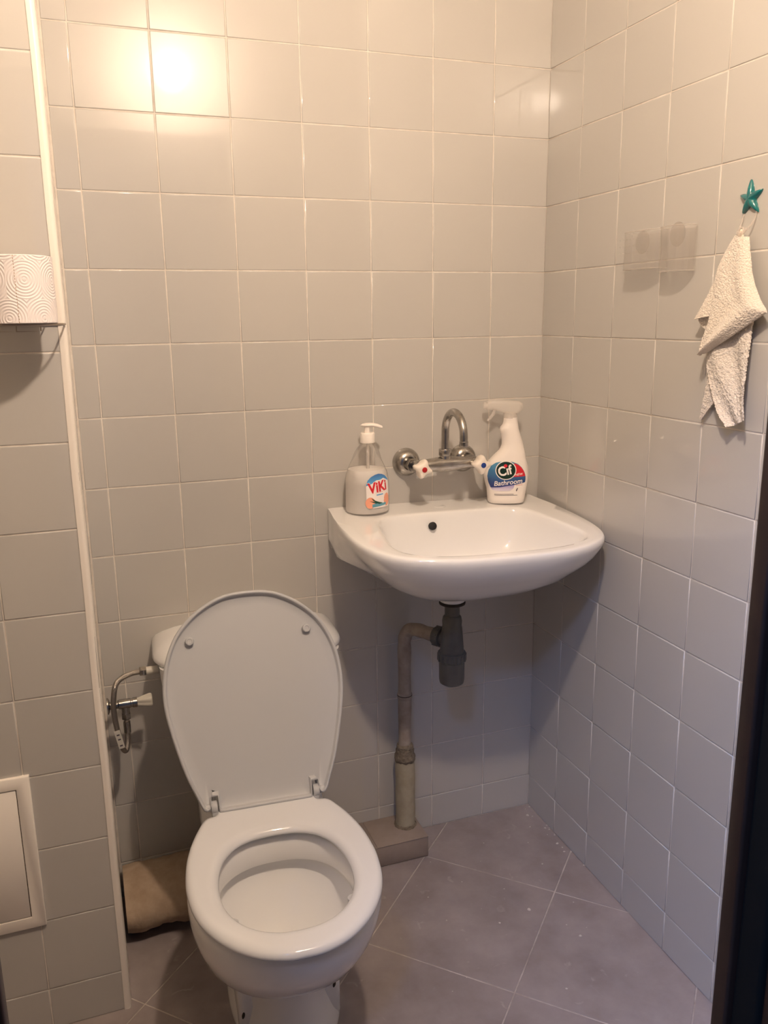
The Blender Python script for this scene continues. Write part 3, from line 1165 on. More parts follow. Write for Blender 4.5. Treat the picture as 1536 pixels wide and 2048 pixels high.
mk('trigger', g.v, g.f, 'head_clear', sb)
g = lathe_along([(.0085, 0), (.0088, .002), (.0088, .010), (.004, .011)], (-.048, 0, .258), (-1, 0, 0), 20)
mk('nozzle', g.v, g.f, 'head_clear', sb)

# ------------------------------------------------------------------ clear soap pump bottle
BXs, BYs = -.486, -.0525
bz = deck_z(BYs, BXs - SX) + .0008
sp = tag(empty('soap_bottle', (BXs, BYs, bz), 0.0), 'clear pump soap bottle with red lettered label at the basin edge', 'bottle')
sp.scale = (1, 1, .885)
BA, BB = .0525, .0465
prof_s = [(.0, .93), (.002, .975), (.006, .99), (.03, 1.0), (.078, .995), (.092, .965), (.105, .92), (.1225, .80), (.140, .67), (.157, .57), (.169, .46), (.177, .35), (.182, .30), (.188, .295)]


def soap_ring(z, s, n=48, shrink=0.0):
    f_ = min(1.0, max(0.0, (z - .14) / .04))
    a_, b_ = BA * s - shrink, (BB * (1 - f_) + BA * f_) * s - shrink
    return [(a_ * math.cos(2 * PI * i / n) + .003 * f_, b_ * math.sin(2 * PI * i / n), z) for i in range(n)]


pf = smooth_path([(z, s, 0) for z, s in prof_s], 4)
rings = [soap_ring(max(p.x, 0), p.y) for p in pf]
g = loft(rings, cap0=True, cap1=False)
mk('bottle_body', g.v, g.f, 'bottle_clear', sp, angle=70)
lq = [(max(p.x, 0) + .002, p.y) for p in pf if p.x < .118]
rings = [soap_ring(z, s, shrink=.0016) for z, s in lq]
g = loft(rings)
mk('soap_liquid', g.v, g.f, 'liquid', sp, angle=70)
g = lathe([(.0152, .183), (.0168, .184), (.0168, .2075), (.0155, .2095), (.0068, .2098), (.0068, .2245), (.004, .225)], 32).xf(Matrix.Translation((.003, 0, 0)))
mk('pump_cap', g.v, g.f, 'pump', sp)
g = tube([(.003, 0, .01), (.003, 0, .10), (.003, 0, .183)], .0038, 10)
mk('dip_tube', g.v, g.f, 'head_clear', sp)
rr = []
for x, hy, z0, z1 in ((-.0155, .003, .2270, .2295), (-.012, .008, .2255, .2325), (-.004, .0105, .2240, .2345), (.006, .0105, .2240, .2350), (.014, .008, .2245, .2345), (.024, .006, .2215, .2320), (.033, .0045, .2190, .2275), (.035, .003, .2195, .2255)):
    rr.append([(x, hy * math.cos(2 * PI * i / 16), (z0 + z1) / 2 + (z1 - z0) / 2 * math.sin(2 * PI * i / 16)) for i in range(16)])
g = loft(rr)
g.xf(Matrix.Translation((.003, 0, 0)) @ Matrix.Rotation(math.radians(-19), 4, 'Z'))
mk('pump_head', g.v, g.f, 'pump', sp)

LF = math.radians(-90 + 17)           # direction the label faces


def soap_surf(u, v, off):
    a = LF + u / .0495
    s = interp(prof_s, v, 1)
    return ((BA * s + off) * math.cos(a), (BB * s + off) * math.sin(a), v)


def lp_(x, y):
    """label drawing coords (flattened) : x -30..30 mm, y from 14 to 100 mm"""
    return (x * .001, y * .001)


def ll(l):
    return [lp_(*p) for p in l]


body_l = [(-31, 24), (-31, 82), (-28, 92), (-20, 101), (-10, 106), (0, 108), (10, 106), (20, 101), (28, 92), (31, 82), (31, 24), (28, 19), (-28, 19)]
lb = on_surface('label', patch(ll(body_l), 30, 12), soap_surf, .0005, 'lbl_white', sp)
on_surface('blue_band', patch(ll([(-31, 78), (-30.5, 84), (-28, 92), (-20, 101), (-10, 106), (0, 108), (10, 106), (20, 101), (28, 92), (30.5, 86), (22, 91), (12, 96), (2, 92), (-8, 92), (-18, 84), (-26, 80)]), 30, 6), soap_surf, .0008, 'lbl_navy', lb)
for (bx, by, bold, m_, off) in ((-2, 62, .0026, 'lbl_white', .0010), (-2, 62, .0013, 'lbl_red', .0013)):
    text_on('ViKi', bx, by, .0370, .16, m_, soap_surf, off, lb, lp_, shear=.10, bold=bold, sx=.74)
on_surface('peach', patch(ll(arc(-22, 33, 11, 0, 359, 30, 15)), 14, 6), soap_surf, .0008, 'lbl_peach', lb)
on_surface('peach', patch(ll(arc(21, 38, 10, 0, 359, 30, 17)), 14, 6), soap_surf, .0008, 'lbl_peach', lb)
on_surface('water', patch(ll([(-18, 21), (18, 25), (17, 32), (6, 30), (-6, 33), (-18, 29)]), 14, 3), soap_surf, .0010, 'lbl_water', lb)
for pl in ([(-20, 46), (-10, 38), (4, 32), (-8, 33), (-16, 39)], [(-24, 38), (-10, 35), (4, 32), (-10, 31)], [(-12, 34), (0, 34), (8, 31), (-2, 29)]):
    on_surface('leaf', patch(ll(pl), 10, 3), soap_surf, .0012, 'lbl_leaf', lb)
on_surface('flower', patch(ll(arc(5, 41, 7, 0, 359, 20, 6)), 10, 4), soap_surf, .0009, 'lbl_white', lb)
on_surface('name_bar', patch(ll([(-8, 51.5), (9, 53), (9, 56), (-8, 54.5)]), 8, 1), soap_surf, .0008, 'lbl_navy', lb)
on_surface('fine_print', patch(ll([(-9, 58), (9, 60), (9, 61.2), (-9, 59.2)]), 8, 1), soap_surf, .0008, 'lbl_pink', lb)

# ------------------------------------------------------------------ toilet
TA = math.radians(-3.5)
toilet = tag(empty('toilet', (-.797, 0, 0), TA), 'white ceramic toilet with raised lid and cistern against the back wall', 'toilet')


def egg(w, yf, yb, z, n=64, yc=None, ef=2.15, eb=2.4):
    yc = (yf * .45 + yb * .55) if yc is None else yc
    ring = []
    for i in range(n):
        a = 2 * PI * i / n
        c, s = math.cos(a), math.sin(a)
        e = ef if c > 0 else eb
        x = w * math.copysign(abs(s) ** (2 / e), s)
        yy = (yc + (yf - yc) * abs(c) ** (2 / e)) if c > 0 else (yc + (yb - yc) * abs(c) ** (2 / e))
        ring.append((x, yy, z))
    return ring


YC = -.60
outer_r = [(.0, .112, -.596, -.14), (.012, .110, -.594, -.14), (.028, .100, -.586, -.14), (.07, .084, -.572, -.15), (.13, .078, -.572, -.16), (.165, .090, -.590, -.17),
           (.19, .110, -.622, -.19), (.215, .128, -.660, -.22), (.245, .144, -.700, -.26), (.28, .156, -.738, -.30), (.32, .164, -.766, -.33), (.355, .1675, -.781, -.345), (.380, .168, -.784, -.35), (.390, .166, -.782, -.35), (.3955, .160, -.776, -.352)]
rings = []
for z, w, yf, yb in outer_r:
    sh_ = .014 * max(0.0, 1 - z / .26)
    rings.append([(x + sh_, y, zz) for x, y, zz in egg(w, yf, yb, z, yc=min(-.40, YC + .2 * (1 - z / .4)))])
inner_r = [(.3955, .130, -.752, -.466), (.390, .124, -.748, -.472), (.372, .121, -.745, -.475), (.352, .120, -.743, -.476), (.345, .123, -.746, -.473), (.346, .140, -.762, -.455), (.325, .136, -.750, -.459),
           (.29, .122, -.718, -.478), (.25, .098, -.668, -.508), (.22, .072, -.632, -.530), (.19, .05, -.603, -.549), (.178, .02, -.585, -.566), (.176, .004, -.578, -.574)]
rings += [egg(w, yf, yb, z, yc=yf * .5 + yb * .5) for z, w, yf, yb in inner_r]
g = loft(rings)
# rear deck under the cistern
g.join(box(-.125, .125, -.40, -.012, .30, .3955, .02, 3))
# recessed side wings of the foot
g.join(box(-.088, .114, -.515, -.10, .0005, .185, .012, 2))
g.join(box(-.085, .085, -.36, -.03, .0005, .31, .02, 2))
mk('bowl', g.v, g.f, 'ceramic', toilet, angle=60)
for sx, yy, zz in ((.100, -.5155, .078), (-.079, -.5155, .055)):
    g = lathe_along([(.0036, -.002), (.0036, .0006), (.003, .0012), (.0005, .0013)], (0, 0, 0), (0, -1, 0), 14)
    g.xf(Matrix.Translation((sx, yy, zz)) @ Matrix.Rotation(.25, 4, 'Y') @ Matrix.Diagonal((.75, 1, 1.9, 1)))
    mk('screw_hole', g.v, g.f, 'recess_dark', toilet)

# seat ring
seat_half = [(0, -.805), (.03, -.803), (.07, -.788), (.11, -.756), (.142, -.711), (.160, -.664), (.1675, -.615), (.1685, -.575), (.163, -.52), (.149, -.465), (.128, -.413), (.119, -.401), (.10, -.398), (.097, -.392),
             (.0955, -.375), (.0935, -.363), (.06, -.361), (0, -.3605)]
hole_half = [(0, -.746), (.03, -.743), (.062, -.729), (.09, -.702), (.108, -.665), (.1145, -.622), (.111, -.575), (.098, -.533), (.075, -.503), (.045, -.487), (.02, -.483), (0, -.482)]
so = mirror_outline([(p.x, p.y) for p in smooth_path([(x, y, 0) for x, y in [(-.03, -.803)] + seat_half[:11]], 4)][4:] + seat_half[11:], 90)
si = mirror_outline([(p.x, p.y) for p in smooth_path([(x, y, 0) for x, y in hole_half], 4)], 90)


def off_outline(o_, d, c=(0, -.6)):
    n = len(o_)
    out = []
    for i in range(n):
        a, b = Vector(o_[i - 1]), Vector(o_[(i + 1) % n])
        t = (b - a)
        nn = Vector((t.y, -t.x)).normalized()
        p = Vector(o_[i])
        if (p - Vector(c)).dot(nn) < 0:
            nn = -nn
        out.append(tuple(p - nn * d))
    return out


ST = .421
rings = []
def toward(a_, b_, d):
    out = []
    for p, q in zip(a_, b_):
        v = Vector(q) - Vector(p)
        out.append(tuple(Vector(p) + v.normalized() * d))
    return out


for d, z in ((.010, ST - .0155), (.003, ST - .015), (0.0, ST - .0115), (.001, ST - .0075), (.004, ST - .003), (.010, ST - .0006), (.014, ST - .0001), (.018, ST), (.022, ST)):
    rings.append([(x, y, z) for x, y in toward(so, si, d)])
for d, z in ((.026, ST), (.021, ST), (.017, ST - .0003), (.011, ST - .0018), (.006, ST - .0045), (.0015, ST - .009), (0, ST - .0125), (.002, ST - .0155)):
    rings.append([(x, y, z) for x, y in toward(si, so, d)])
g = loft(rings, False, False)
n_ = len(rings[0])
k = len(rings) - 1
g.f += [(k * n_ + i, k * n_ + (i + 1) % n_, (i + 1) % n_, i) for i in range(n_)]
mk('seat', g.v, g.f, 'seat', toilet, angle=60)
# seat buffers
for sx, yy in ((-.10, -.69), (.10, -.69)):
    g = lathe([(.009, .3945), (.009, .4055), (.007, .4065)], 16).xf(Matrix.Translation((sx, yy, 0)))
    mk('seat_buffer', g.v, g.f, 'lid', toilet)

# lid, opened and leaning back
lid_half = [(0, .407), (.03, .4055), (.06, .399), (.095, .382), (.125, .359), (.15, .330), (.168, .293), (.178, .255), (.1815, .215), (.1785, .175), (.1665, .117), (.149, .055), (.127, .0)]
lo_ = mirror_outline([(p.x, p.y) for p in smooth_path([(x, y, 0) for x, y in lid_half], 3)] + [(.122, -.011), (.117, -.0145), (.1115, -.0145), (.1095, -.010), (.1085, .012), (.0935, .012), (.0925, -.018), (.09, -.020), (.06, -.020), (0, -.020)], 110)
LT = math.radians(24)
P0 = Vector((0, -.385, .436))
LM = Matrix.Translation(P0) @ Matrix(((1, 0, 0, 0), (0, math.sin(LT), math.cos(LT), 0), (0, math.cos(LT), -math.sin(LT), 0), (0, 0, 0, 1)))
# local: x, v (up the lid), w (towards the wall, = outer face)


lo_plain = mirror_outline([(p.x, p.y) for p in smooth_path([(x, y, 0) for x, y in lid_half], 3)] + [(.119, -.013), (.111, -.0145), (.09, -.020), (.06, -.020), (0, -.020)], 110)
lid_c = [(0, .21)] * len(lo_)


def lid_ring(d, w, s=None):
    base = toward(lo_, lid_c, d) if s is None else [(x * s, .21 + (y - .21) * s) for x, y in lo_plain]
    return [LM @ Vector((x, y, w)) for x, y in base]


rings = [lid_ring(0, .0035, s_) for s_ in (.02, .5, .85)]
rings += [lid_ring(d, w) for d, w in ((.0105, .0035), (.0085, .0020), (.0075, -.0055), (.0060, -.0075), (.0030, -.0078), (.0008, -.006), (0, -.002), (.001, .004), (.005, .009), (.014, .0125))]
rings += [lid_ring(0, w, s_) for s_, w in ((.82, .0145), (.5, .0155), (.02, .016))]
g = loft(rings)
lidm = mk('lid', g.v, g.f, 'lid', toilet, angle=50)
for sx, vv in ((-.1215, .3165), (.1165, .3165)):
    g = lathe([(.0088, -.006), (.0088, .006), (.0075, .0085), (.005, .0088), (.0045, .0075), (.0005, .0075)], 24)
    g.xf(LM @ Matrix.Translation((sx, vv, 0)) @ Matrix.Rotation(PI, 4, 'X'))
    mk('buffer', g.v, g.f, 'lid', lidm)
# hinges
for sx in (-1, 1):
    g = lathe_along([(.0005, .0950), (.0115, .0950), (.0125, .0965), (.0125, .1055), (.0115, .107), (.0005, .107)], (0, -.385, .4275), (sx, 0, 0), 24)
    g.join(box(.0945 * sx if sx > 0 else -.1065, .1065 if sx > 0 else -.0945, -.396, -.372, .404, .424, .003))
    mk('hinge', g.v, g.f, 'lid', toilet)
    g = lathe_along([(.0005, .1075), (.0075, .1078), (.0075, .117), (.006, .1185), (.0005, .1187)], (0, -.385, .4275), (sx, 0, 0), 20)
    mk('hinge_pin', g.v, g.f, 'lid', toilet)

# cistern
cs = []


def rrect(hw, y0, y1, z, r=.035, n=6, bow=0.0):
    """rounded rectangle ring, x in +-hw, y0 front, y1 back"""
    pts = []
    for (cx, cy, a0) in ((hw - r, y0 + r, -90), (hw - .01, y1 - .01, 0), (-hw + .01, y1 - .01, 90), (-hw + r, y0 + r, 180)):
        rad = r if cy == y0 + r else .01
        for k in range(n + 1):
            a = math.radians(a0 + 90 * k / n)
            pts.append((cx + rad * math.cos(a), cy + rad * math.sin(a), z))
    return pts


CSX = .012
rings = [rrect(.150, -.165, -.02, .398), rrect(.160, -.172, -.018, .405), rrect(.176, -.180, -.015, .47), rrect(.190, -.186, -.014, .55), rrect(.196, -.189, -.013, .636)]
rings = [[(x + CSX, y, z) for x, y, z in r] for r in rings]
g = loft(rings)
mk('cistern', g.v, g.f, 'ceramic', toilet, angle=60)
rings = []
for hw, y0, z in ((.194, -.190, .635), (.206, -.197, .637), (.2085, -.199, .643), (.206, -.197, .651), (.198, -.190, .661), (.182, -.178, .674), (.158, -.165, .687), (.12, -.148, .699), (.075, -.125, .706), (.03, -.105, .709)):
    rings.append([(x + CSX, y, zz) for x, y, zz in rrect(hw, y0, -.010 - (0.0 if z < .657 else min(.08, (z - .657) * 1.4)), z, r=min(.085, hw * .8, abs(y0) * .45))])
g = loft(rings)
mk('cistern_lid', g.v, g.f, 'ceramic', toilet, angle=60)

# ------------------------------------------------------------------ angle valve and supply hose
av = tag(empty('angle_valve', (-1.105, -.10, .545)), 'chrome angle valve on the shaft side beside the cistern', 'valve')
g = lathe_along([(.018, .0035), (.018, .006), (.013, .009), (.009, .0095)], (0, 0, 0), (1, 0, 0), 24)
mk('wall_rose', g.v, g.f, 'chrome', av)
g = lathe_along([(.0085, .008), (.0085, .026), (.0105, .028), (.0105, .052), (.0095, .053), (.0095, .056), (.011, .057), (.011, .066), (.007, .067)], (0, 0, 0), (1, 0, 0), 20)
g.join(lathe_along([(.0085, 0), (.0085, .022), (.0075, .023)], (.041, 0, 0), (0, 0, -1), 18))
mk('valve_body', g.v, g.f, 'chrome', av)
g = hexnut(.0105, .013).xf(Matrix.Translation((.041, 0, -.022)) @ rot_to((0, 0, -1)))
mk('hex_nut', g.v, g.f, 'chrome', av, angle=25)
rr = []
for x, r in ((.066, .006), (.068, .0075), (.082, .0115), (.092, .0140), (.096, .0135), (.098, .011)):
    rr.append([(x, (r + .0012 * math.cos(5 * 2 * PI * i / 30)) * math.cos(2 * PI * i / 30), (r + .0012 * math.cos(5 * 2 * PI * i / 30)) * math.sin(2 * PI * i / 30)) for i in range(30)])
g = loft(rr)
mk('turn_knob', g.v, g.f, 'valve_knob', av)

sh = tag(empty('supply_hose', (-1.06, -.10, .5)), 'braided steel hose looping from the angle valve to the cistern', 'hose')
hp_ = [(-.004, 0, .008), (-.0045, 0, -.02), (-.006, -.004, -.045), (-.011, -.010, -.060), (-.017, -.014, -.052), (-.022, -.018, -.025), (-.0275, -.021, .02), (-.028, -.022, .06), (-.021, -.018, .097), (-.007, -.008, .108), (.014, -.002, .1135), (.034, .0, .114)]
g = tube(smooth_path(hp_, 8), .0058, 14)
mk('braided_hose', g.v, g.f, 'braid', sh)
g = tube([(-.004, 0, .004), (-.004, 0, -.022)], .0075, 14)
mk('crimp', g.v, g.f, 'chrome', sh)
g = hexnut(.0105, .014).xf(Matrix.Translation((.031, 0, .114)) @ rot_to((1, 0, 0)))
mk('hex_nut', g.v, g.f, 'chrome', sh, angle=25)
g = tube([(.044, 0, .114), (.0705, 0, .114)], .0085, 16)
mk('plastic_shank', g.v, g.f, 'valve_knob', sh)
p0, p1 = Vector((-.0265, -.021, -.002)), Vector((-.0185, -.016, -.047))
d_ = (p1 - p0).normalized()
sd = d_.cross(Vector((0, -1, 0))).normalized()
fwd = Vector((0, -.0068, 0))
g = G()
cs4 = [p0 - sd * .0062, p0 + sd * .0062, p1 + sd * .0062, p1 - sd * .0062]
g.add([c + fwd for c in cs4] + [c + fwd + Vector((0, .0012, 0)) for c in cs4], [(0, 1, 2, 3), (7, 6, 5, 4), (0, 4, 5, 1), (1, 5, 6, 2), (2, 6, 7, 3), (3, 7, 4, 0)])
tg = mk('paper_tag', g.v, g.f, 'tag', sh, smooth=False)
for k, t in enumerate((.2, .45, .8)):
    q = p0.lerp(p1, t) + fwd + Vector((0, -.0004, 0))
    g = G()
    g.add([q - sd * .003, q + sd * .003, q + sd * .003 + d_ * .0035, q - sd * .003 + d_ * .0035], [(0, 1, 2, 3)])
    mk('print_mark', g.v, g.f, 'lbl_grey', tg, smooth=False)

# ------------------------------------------------------------------ access panel in the shaft
ap = tag(empty('access_panel', ((PNL[0] + PNL[1]) / 2, BY, PNL[2])), 'white access panel with frame set in the tiled shaft', 'panel')
hw, hh, fw = (PNL[1] - PNL[0]) / 2, PNL[3] - PNL[2], .0235
def rect(i_, y):
    return [(-hw + i_, y, i_), (hw - i_, y, i_), (hw - i_, y, hh - i_), (-hw + i_, y, hh - i_)]


g = loft([rect(0, .002), rect(0, -.0068), rect(.0014, -.0082), rect(fw - .001, -.0082), rect(fw, -.0074), rect(fw, .002)], False, False)
mk('panel_frame', g.v, g.f, 'trim', ap, angle=50)
g = box(-hw + fw + .0015, hw - fw - .0015, -.0068, .002, fw + .0015, hh - fw - .0015, .001, 1)
mk('panel_door', g.v, g.f, 'trim', ap, angle=50)
g = box(-hw + fw - .001, hw - fw + .001, -.003, .001, fw - .001, hh - fw + .001)
mk('panel_gap', g.v, g.f, 'recess_dark', ap, smooth=False)  # dark sheet gives the gap between frame and door its shade by colour

# ------------------------------------------------------------------ wire shelf and paper roll
wsx, wsz = -1.184, 1.3505
wsh = tag(empty('wire_shelf', (wsx, BY, wsz)), 'small round-fronted wire shelf holding the paper roll', 'shelf')
gz = .0
pts = [(.075, -.004, gz)]
for k in range(17):
    a = -PI * k / 16
    pts.append((.075 * math.cos(a), -.045 + .075 * math.sin(a), gz))
pts.append((-.075, -.004, gz))
g = tube(pts, .0017, 8)
mk('outer_wire', g.v, g.f, 'metal_wire', wsh)
g = tube([(-.078, -.0035, gz), (.074, -.0035, gz)], .0019, 8)
mk('wall_wire', g.v, g.f, 'metal_wire', wsh)
for x in (-.045, -.022, 0, .022, .045):
    yl = -.045 - math.sqrt(.075 ** 2 - x * x)
    g = tube([(x, -.004, gz), (x, yl, gz)], .0012, 8)
    mk('cross_wire', g.v, g.f, 'metal_wire', wsh)
for xa, xb in ((-.03, .005), (.005, .04)):
    g = tube([(xa, -.09, 0), (xa, -.09, -.010), (xb, -.09, -.010), (xb, -.09, 0)], .0011, 8)
    mk('hanging_loop', g.v, g.f, 'metal_wire', wsh)

RR, RH = .0520, .0995
prl = tag(empty('paper_roll', (-1.1700, -.4285, wsz + .0019)), 'white embossed paper roll standing on the wire shelf', 'paper roll')
n = 72
me_v, me_f, uvs = [], [], []
rings = []
for z, r in ((0, RR - .002), (.001, RR), (RH - .001, RR), (RH, RR - .002)):
    ring = []
    for i in range(n):
        a = 2 * PI * i / n
        rad = r * (1 + .006 * math.sin(2 * a + .5) + .004 * math.sin(3 * a))
        ring.append((rad * math.cos(a), rad * math.sin(a), z))
    rings.append(ring)
inner_ = [[(.02 * math.cos(2 * PI * i / n), .02 * math.sin(2 * PI * i / n), z) for i in range(n)] for z in (RH, 0)]
g = loft(rings + inner_, False, False)
kk = len(rings) + 1
g.f += [(kk * n + i, kk * n + (i + 1) % n, (i + 1) % n, i) for i in range(n)]
roll = mk('roll', g.v, g.f, 'paper', prl, angle=50)
uvl = roll.data.uv_layers.new(name='UVMap')
for poly in roll.data.polygons:
    ang = []
    for li in poly.loop_indices:
        co = roll.data.vertices[roll.data.loops[li].vertex_index].co
        ang.append(math.atan2(co.y, co.x))
    for li, a in zip(poly.loop_indices, ang):
        if max(ang) - min(ang) > PI and a < 0:
            a += 2 * PI
        co = roll.data.vertices[roll.data.loops[li].vertex_index].co
        uvl.data[li].uv = (a * RR + 1.006, co.z + .0205)
g = lathe([(.0198, .0005), (.0198, RH - .001), (.0182, RH - .001), (.0182, .0005)], 28, False, False)
mk('core', g.v, g.f, 'card', prl)
g = G()
for k in range(24):
    z = RH * (k + .5) / 24
    a = -PI / 2 - .02
    q = Vector(((RR * .9985 + .0002) * math.cos(a), (RR * .9985 + .0002) * math.sin(a), z))
    g.join(box(-.0004, .0004, -.0003, .0003, -.0011, .0011).xf(Matrix.Translation(q)))
mk('perforation', g.v, g.f, 'card', prl, smooth=False)


# ------------------------------------------------------------------ clear suction tray on the right wall
def wall_empty(name, d, z):
    e = empty(name, RW(d, z), RZ)
    return e      # local x along the wall towards the camera, local -y into the room


def thin_dish(x0, x1, depth, z0, z1, t=.0018, nseg=14, pw=2.4):
    """open-topped cup with a D-shaped plan; back at y=-.006"""
    def outline(ins):
        cx = (x0 + x1) / 2
        hw_ = (x1 - x0) / 2 - ins
        pts = [(cx + hw_, -.006 - ins)]
        for k in range(1, nseg):
            a = PI * k / nseg
            c, s = math.cos(a), math.sin(a)
            pts.append((cx + hw_ * math.copysign(abs(c) ** (2 / pw), c), -.006 - ins - (depth - 2 * ins) * abs(s) ** (2 / pw)))
        pts.append((cx - hw_, -.006 - ins))
        return pts
    o, i = outline(0), outline(t)
    return loft([[(x, y, z0) for x, y in o], [(x, y, z1) for x, y in o], [(x, y, z1) for x, y in i], [(x, y, z0 + t) for x, y in i]])


tr = tag(wall_empty('suction_tray', .4175, 1.44), 'clear plastic soap tray and cup on suction cups', 'holder')
g = thin_dish(-.0575, .0580, .034, .002, .074, pw=3.2)
mk('tray', g.v, g.f, 'clear', tr, angle=40)
g = thin_dish(.0585, .1385, .033, -.007, .074, pw=3.2)
mk('cup', g.v, g.f, 'clear', tr, angle=40)
for x0, x1, z in ((-.0575, .0580, .074), (.0585, .1385, .074), (-.0575, .0580, .0025), (.0585, .1385, -.0065)):
    cx, hw_ = (x0 + x1) / 2, (x1 - x0) / 2 - .0006
    pts = []
    for k in range(15):
        a = PI * k / 14
        c, s_ = math.cos(a), math.sin(a)
        pts.append((cx + hw_ * math.copysign(abs(c) ** (2 / 3.2), c), -.007 - .0325 * abs(s_) ** (2 / 3.2), z))
    g = tube(pts, .0009, 6)
    mk('rolled_edge', g.v, g.f, 'clear_edge', tr)
g = G()
for r_ in range(3):
    for c_ in range(9):
        g.join(lathe_along([(.0018, 0), (.0014, .0010), (.0004, .0013)], (-.050 + c_ * .0108, -.0400, .034 + r_ * .013), (0, -1, 0), 8))
mk('raised_dots', g.v, g.f, 'clear', tr)
for x, z in ((-.030, .056), (.077, .062)):
    g = lathe_along([(.0225, .0015), (.0225, .0022), (.015, .0030), (.007, .0040), (.0055, .0052), (.0005, .0055)], (x, 0, z), (0, -1, 0), 32)
    mk('suction_cup', g.v, g.f, 'clear_cup', tr)

# ------------------------------------------------------------------ starfish hook
shk = tag(wall_empty('starfish_hook', .680, 1.541), 'teal starfish wall hook with clear plastic loop', 'hook')
tips = [(96, .0335), (28, .0285), (-50, .0295), (-128, .0285), (160, .0285)]
ring_o = []
NS = 100


def star_r(a):
    best = 0
    for t, L in tips:
        d = (a - t + 180) % 360 - 180
        # rounded arm profile
        d = abs(d)
        r = .0118 + (L - .0118) * max(0, 1 - (d / 34.0)) ** 1.55
        best = max(best, r)
    return best


rr = []
for s, y in ((1.0, -.0016), (1.0, -.004), (.94, -.0062), (.8, -.0082), (.55, -.0100), (.25, -.0112), (.02, -.0118)):
    ring = []
    for i in range(NS):
        a = 360 * i / NS
        r = star_r(a) * s
        ring.append((r * math.cos(math.radians(a)), y * (1 - .25 * max(0, (r - .012) / .022)), r * math.sin(math.radians(a))))
    rr.append(ring)
g = loft(rr)
mk('starfish', g.v, g.f, 'star', shk, angle=80)
lp1 = smooth_path([(-.0125, -.004, -.022), (-.0135, -.007, -.036), (-.010, -.013, -.048), (.0, -.018, -.0535), (.0105, -.013, -.047), (.0155, -.007, -.034), (.0155, -.004, -.020)], 6)
g = tube(lp1, .0015, 10)
mk('clear_loop', g.v, g.f, 'clear_edge', shk)
g = lathe_along([(.0005, -.003), (.0078, -.003), (.009, 0), (.0078, .003), (.0045, .0035), (.0045, -.001)], (0.001, -.019, -.052), (0, -.75, .5), 22)
mk('hook_ring', g.v, g.f, 'clear_edge', shk)

# ------------------------------------------------------------------ towel
tw = tag(wall_empty('hand_towel', .685, 1.165), 'cream terry hand towel hanging folded from the starfish hook', 'towel')
TD, TZ = .685, 1.165


def sheet(left, right, offl, offr, wave, n=18, m=16, th=.0032, fuzz=.0):
    """cloth between two edge curves given as (d, z); off = distance from the wall along v for each edge; wave(u,v)->extra"""
    L = smooth_path([(a, 0, b) for a, b in left], 6)
    R = smooth_path([(a, 0, b) for a, b in right], 6)
    L, R = resample(L, n), resample(R, n)
    front, back = [], []
    for i in range(n):
        v = i / (n - 1)
        for j in range(m):
            u = j / (m - 1)
            p = L[i].lerp(R[i], u)
            off = offl(v) * (1 - u) + offr(v) * u + wave(u, v) + random.uniform(0, fuzz)
            front.append((p.x - TD, -off, p.z - TZ))
            back.append((p.x - TD, -off + th, p.z - TZ))
    g_ = G()
    N = n * m
    fs = []
    for i in range(n - 1):
        for j in range(m - 1):
            a = i * m + j
            fs.append((a, a + 1, a + m + 1, a + m))
            fs.append((N + a + m, N + a + m + 1, N + a + 1, N + a))
    for i in range(n - 1):
        a = i * m
        fs.append((a, a + m, N + a + m, N + a))
        b = i * m + m - 1
        fs.append((b + m, b, N + b, N + b + m))
    for j in range(m - 1):
        fs.append((j + 1, j, N + j, N + j + 1))
        b = (n - 1) * m + j
        fs.append((b, b + 1, N + b + 1, N + b))
    return g_.add(front + back, fs)


PX2D = {}
g = G()
# lower hanging sheet
g.join(sheet([(.640, 1.36), (.628, 1.32), (.619, 1.282), (.628, 1.25), (.643, 1.222), (.652, 1.204), (.668, 1.180), (.690, 1.160)],
             [(.712, 1.37), (.717, 1.33), (.722, 1.29), (.727, 1.25), (.731, 1.222), (.734, 1.20), (.737, 1.187), (.738, 1.1775)],
             lambda v: .012 + .010 * v, lambda v: .016 + .010 * v, lambda u, v: .006 * math.sin(u * 5 + v * 3) + .003 * math.sin(u * 11 - v * 4), 90, 56, fuzz=.0022))
# left tail
g.join(sheet([(.627, 1.31), (.620, 1.275), (.620, 1.25), (.614, 1.21), (.608, 1.165)],
             [(.650, 1.30), (.643, 1.265), (.646, 1.235), (.650, 1.215), (.611, 1.163)],
             lambda v: .007 + .004 * v, lambda v: .012 + .002 * v, lambda u, v: .003 * math.sin(u * 4 + v * 2), 70, 22, fuzz=.0020))
# left small flap and its turned-under corner
g.join(sheet([(.655, 1.455), (.634, 1.43), (.620, 1.40), (.606, 1.372), (.590, 1.345)],
             [(.662, 1.46), (.645, 1.43), (.640, 1.40), (.636, 1.372), (.634, 1.351)],
             lambda v: .012 + .016 * v, lambda v: .014 + .014 * v, lambda u, v: .003 * math.sin(u * 3), 60, 26, fuzz=.0012))
g.join(sheet([(.594, 1.350), (.592, 1.343), (.604, 1.330), (.618, 1.322)],
             [(.634, 1.355), (.634, 1.346), (.634, 1.335), (.632, 1.322)],
             lambda v: .022 - .006 * v, lambda v: .016 - .002 * v, lambda u, v: 0.0, 10, 8))
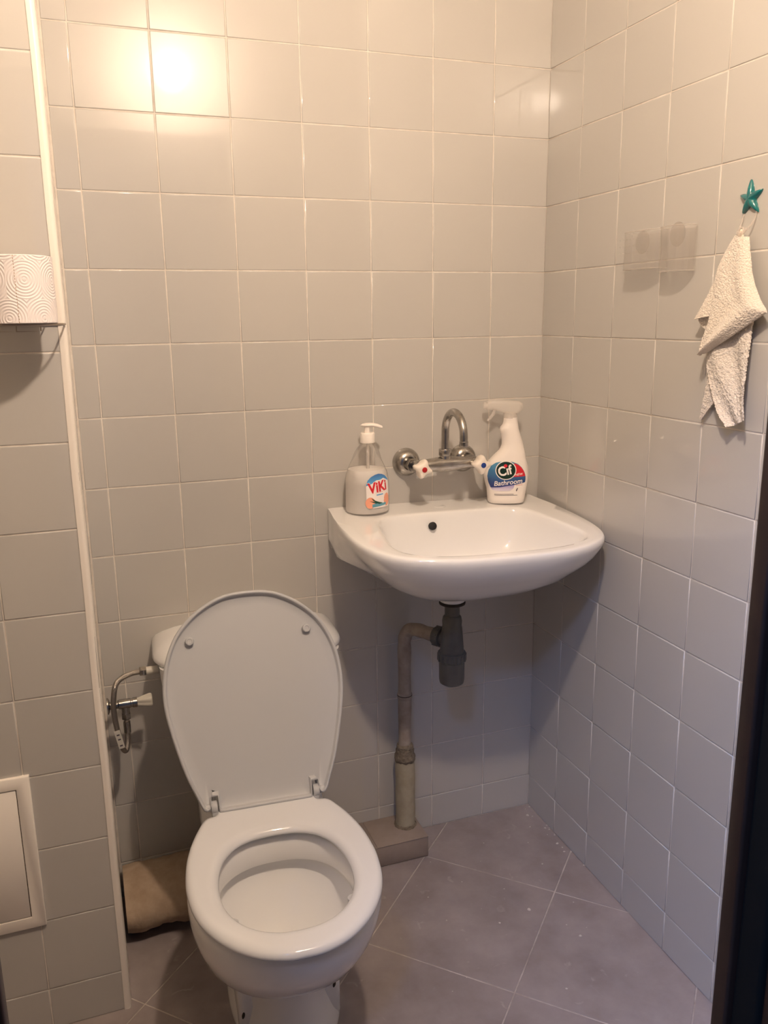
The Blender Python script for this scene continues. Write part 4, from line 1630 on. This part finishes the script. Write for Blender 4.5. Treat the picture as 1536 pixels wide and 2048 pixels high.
# upper front flap
g.join(sheet([(.664, 1.484), (.652, 1.468), (.641, 1.448), (.634, 1.428), (.632, 1.40), (.633, 1.365), (.630, 1.335), (.620, 1.305), (.618, 1.281)],
             [(.692, 1.480), (.698, 1.462), (.705, 1.440), (.714, 1.415), (.727, 1.392), (.742, 1.372), (.755, 1.357), (.742, 1.348), (.628, 1.285)],
             lambda v: .016 + .016 * v, lambda v: .014 + .022 * v - .006 * max(0, v - .8), lambda u, v: .008 * math.sin(u * PI) + .004 * math.sin(u * 9 + v * 2) * min(1, 3 * v), 70, 50, fuzz=.0009))
mk('cloth', g.v, g.f, 'towel', tw, angle=70)
g = tube(smooth_path([(-.010, -.018, .305), (-.006, -.020, .318), (-.002, -.021, .326), (.001, -.020, .318), (.001, -.019, .304)], 5), .0016, 8)
mk('hanging_loop', g.v, g.f, 'cord', tw)

# ------------------------------------------------------------------ small crumbs of plaster on the floor
random.seed(21)
g = G()
spots = [(-.215, -.385, .006), (-.30, -.40, .003), (-.235, -.30, .002), (-.09, -.16, .002), (-.15, -.50, .004), (-.41, -.35, .003), (-.05, -.10, .003), (-.03, -.05, .006), (-.015, -.12, .004), (-.02, -.19, .005), (-.26, -.62, .003), (-.32, -.24, .002), (-.2, -.12, .002), (-.10, -.25, .003), (-.44, -.52, .002)]
for _ in range(9):
    spots.append((random.uniform(-.5, -.01), random.uniform(-.8, -.02), random.choice((.0012, .0016, .0022))))
for _ in range(16):
    t = random.random()
    spots.append((-.004 - random.random() ** 2 * .03, -.015 - t * .28, random.choice((.0015, .0025, .0035))))
for x, y, s in spots:
    nn = 7
    a0 = random.random() * 6
    ring = [(x + s * random.uniform(.6, 1.1) * math.cos(a0 + 2 * PI * i / nn), y + s * random.uniform(.5, 1) * math.sin(a0 + 2 * PI * i / nn), 0.0003) for i in range(nn)]
    top = [(x + (p[0] - x) * .7, y + (p[1] - y) * .7, .0003 + s * .25) for p in ring]
    g.join(loft([ring, top]))
cr = mk('plaster_crumbs', g.v, g.f, 'crumb', None, angle=40)
cr['kind'] = 'stuff'
tag(cr, 'scattered white plaster crumbs on the floor tiles', 'debris')
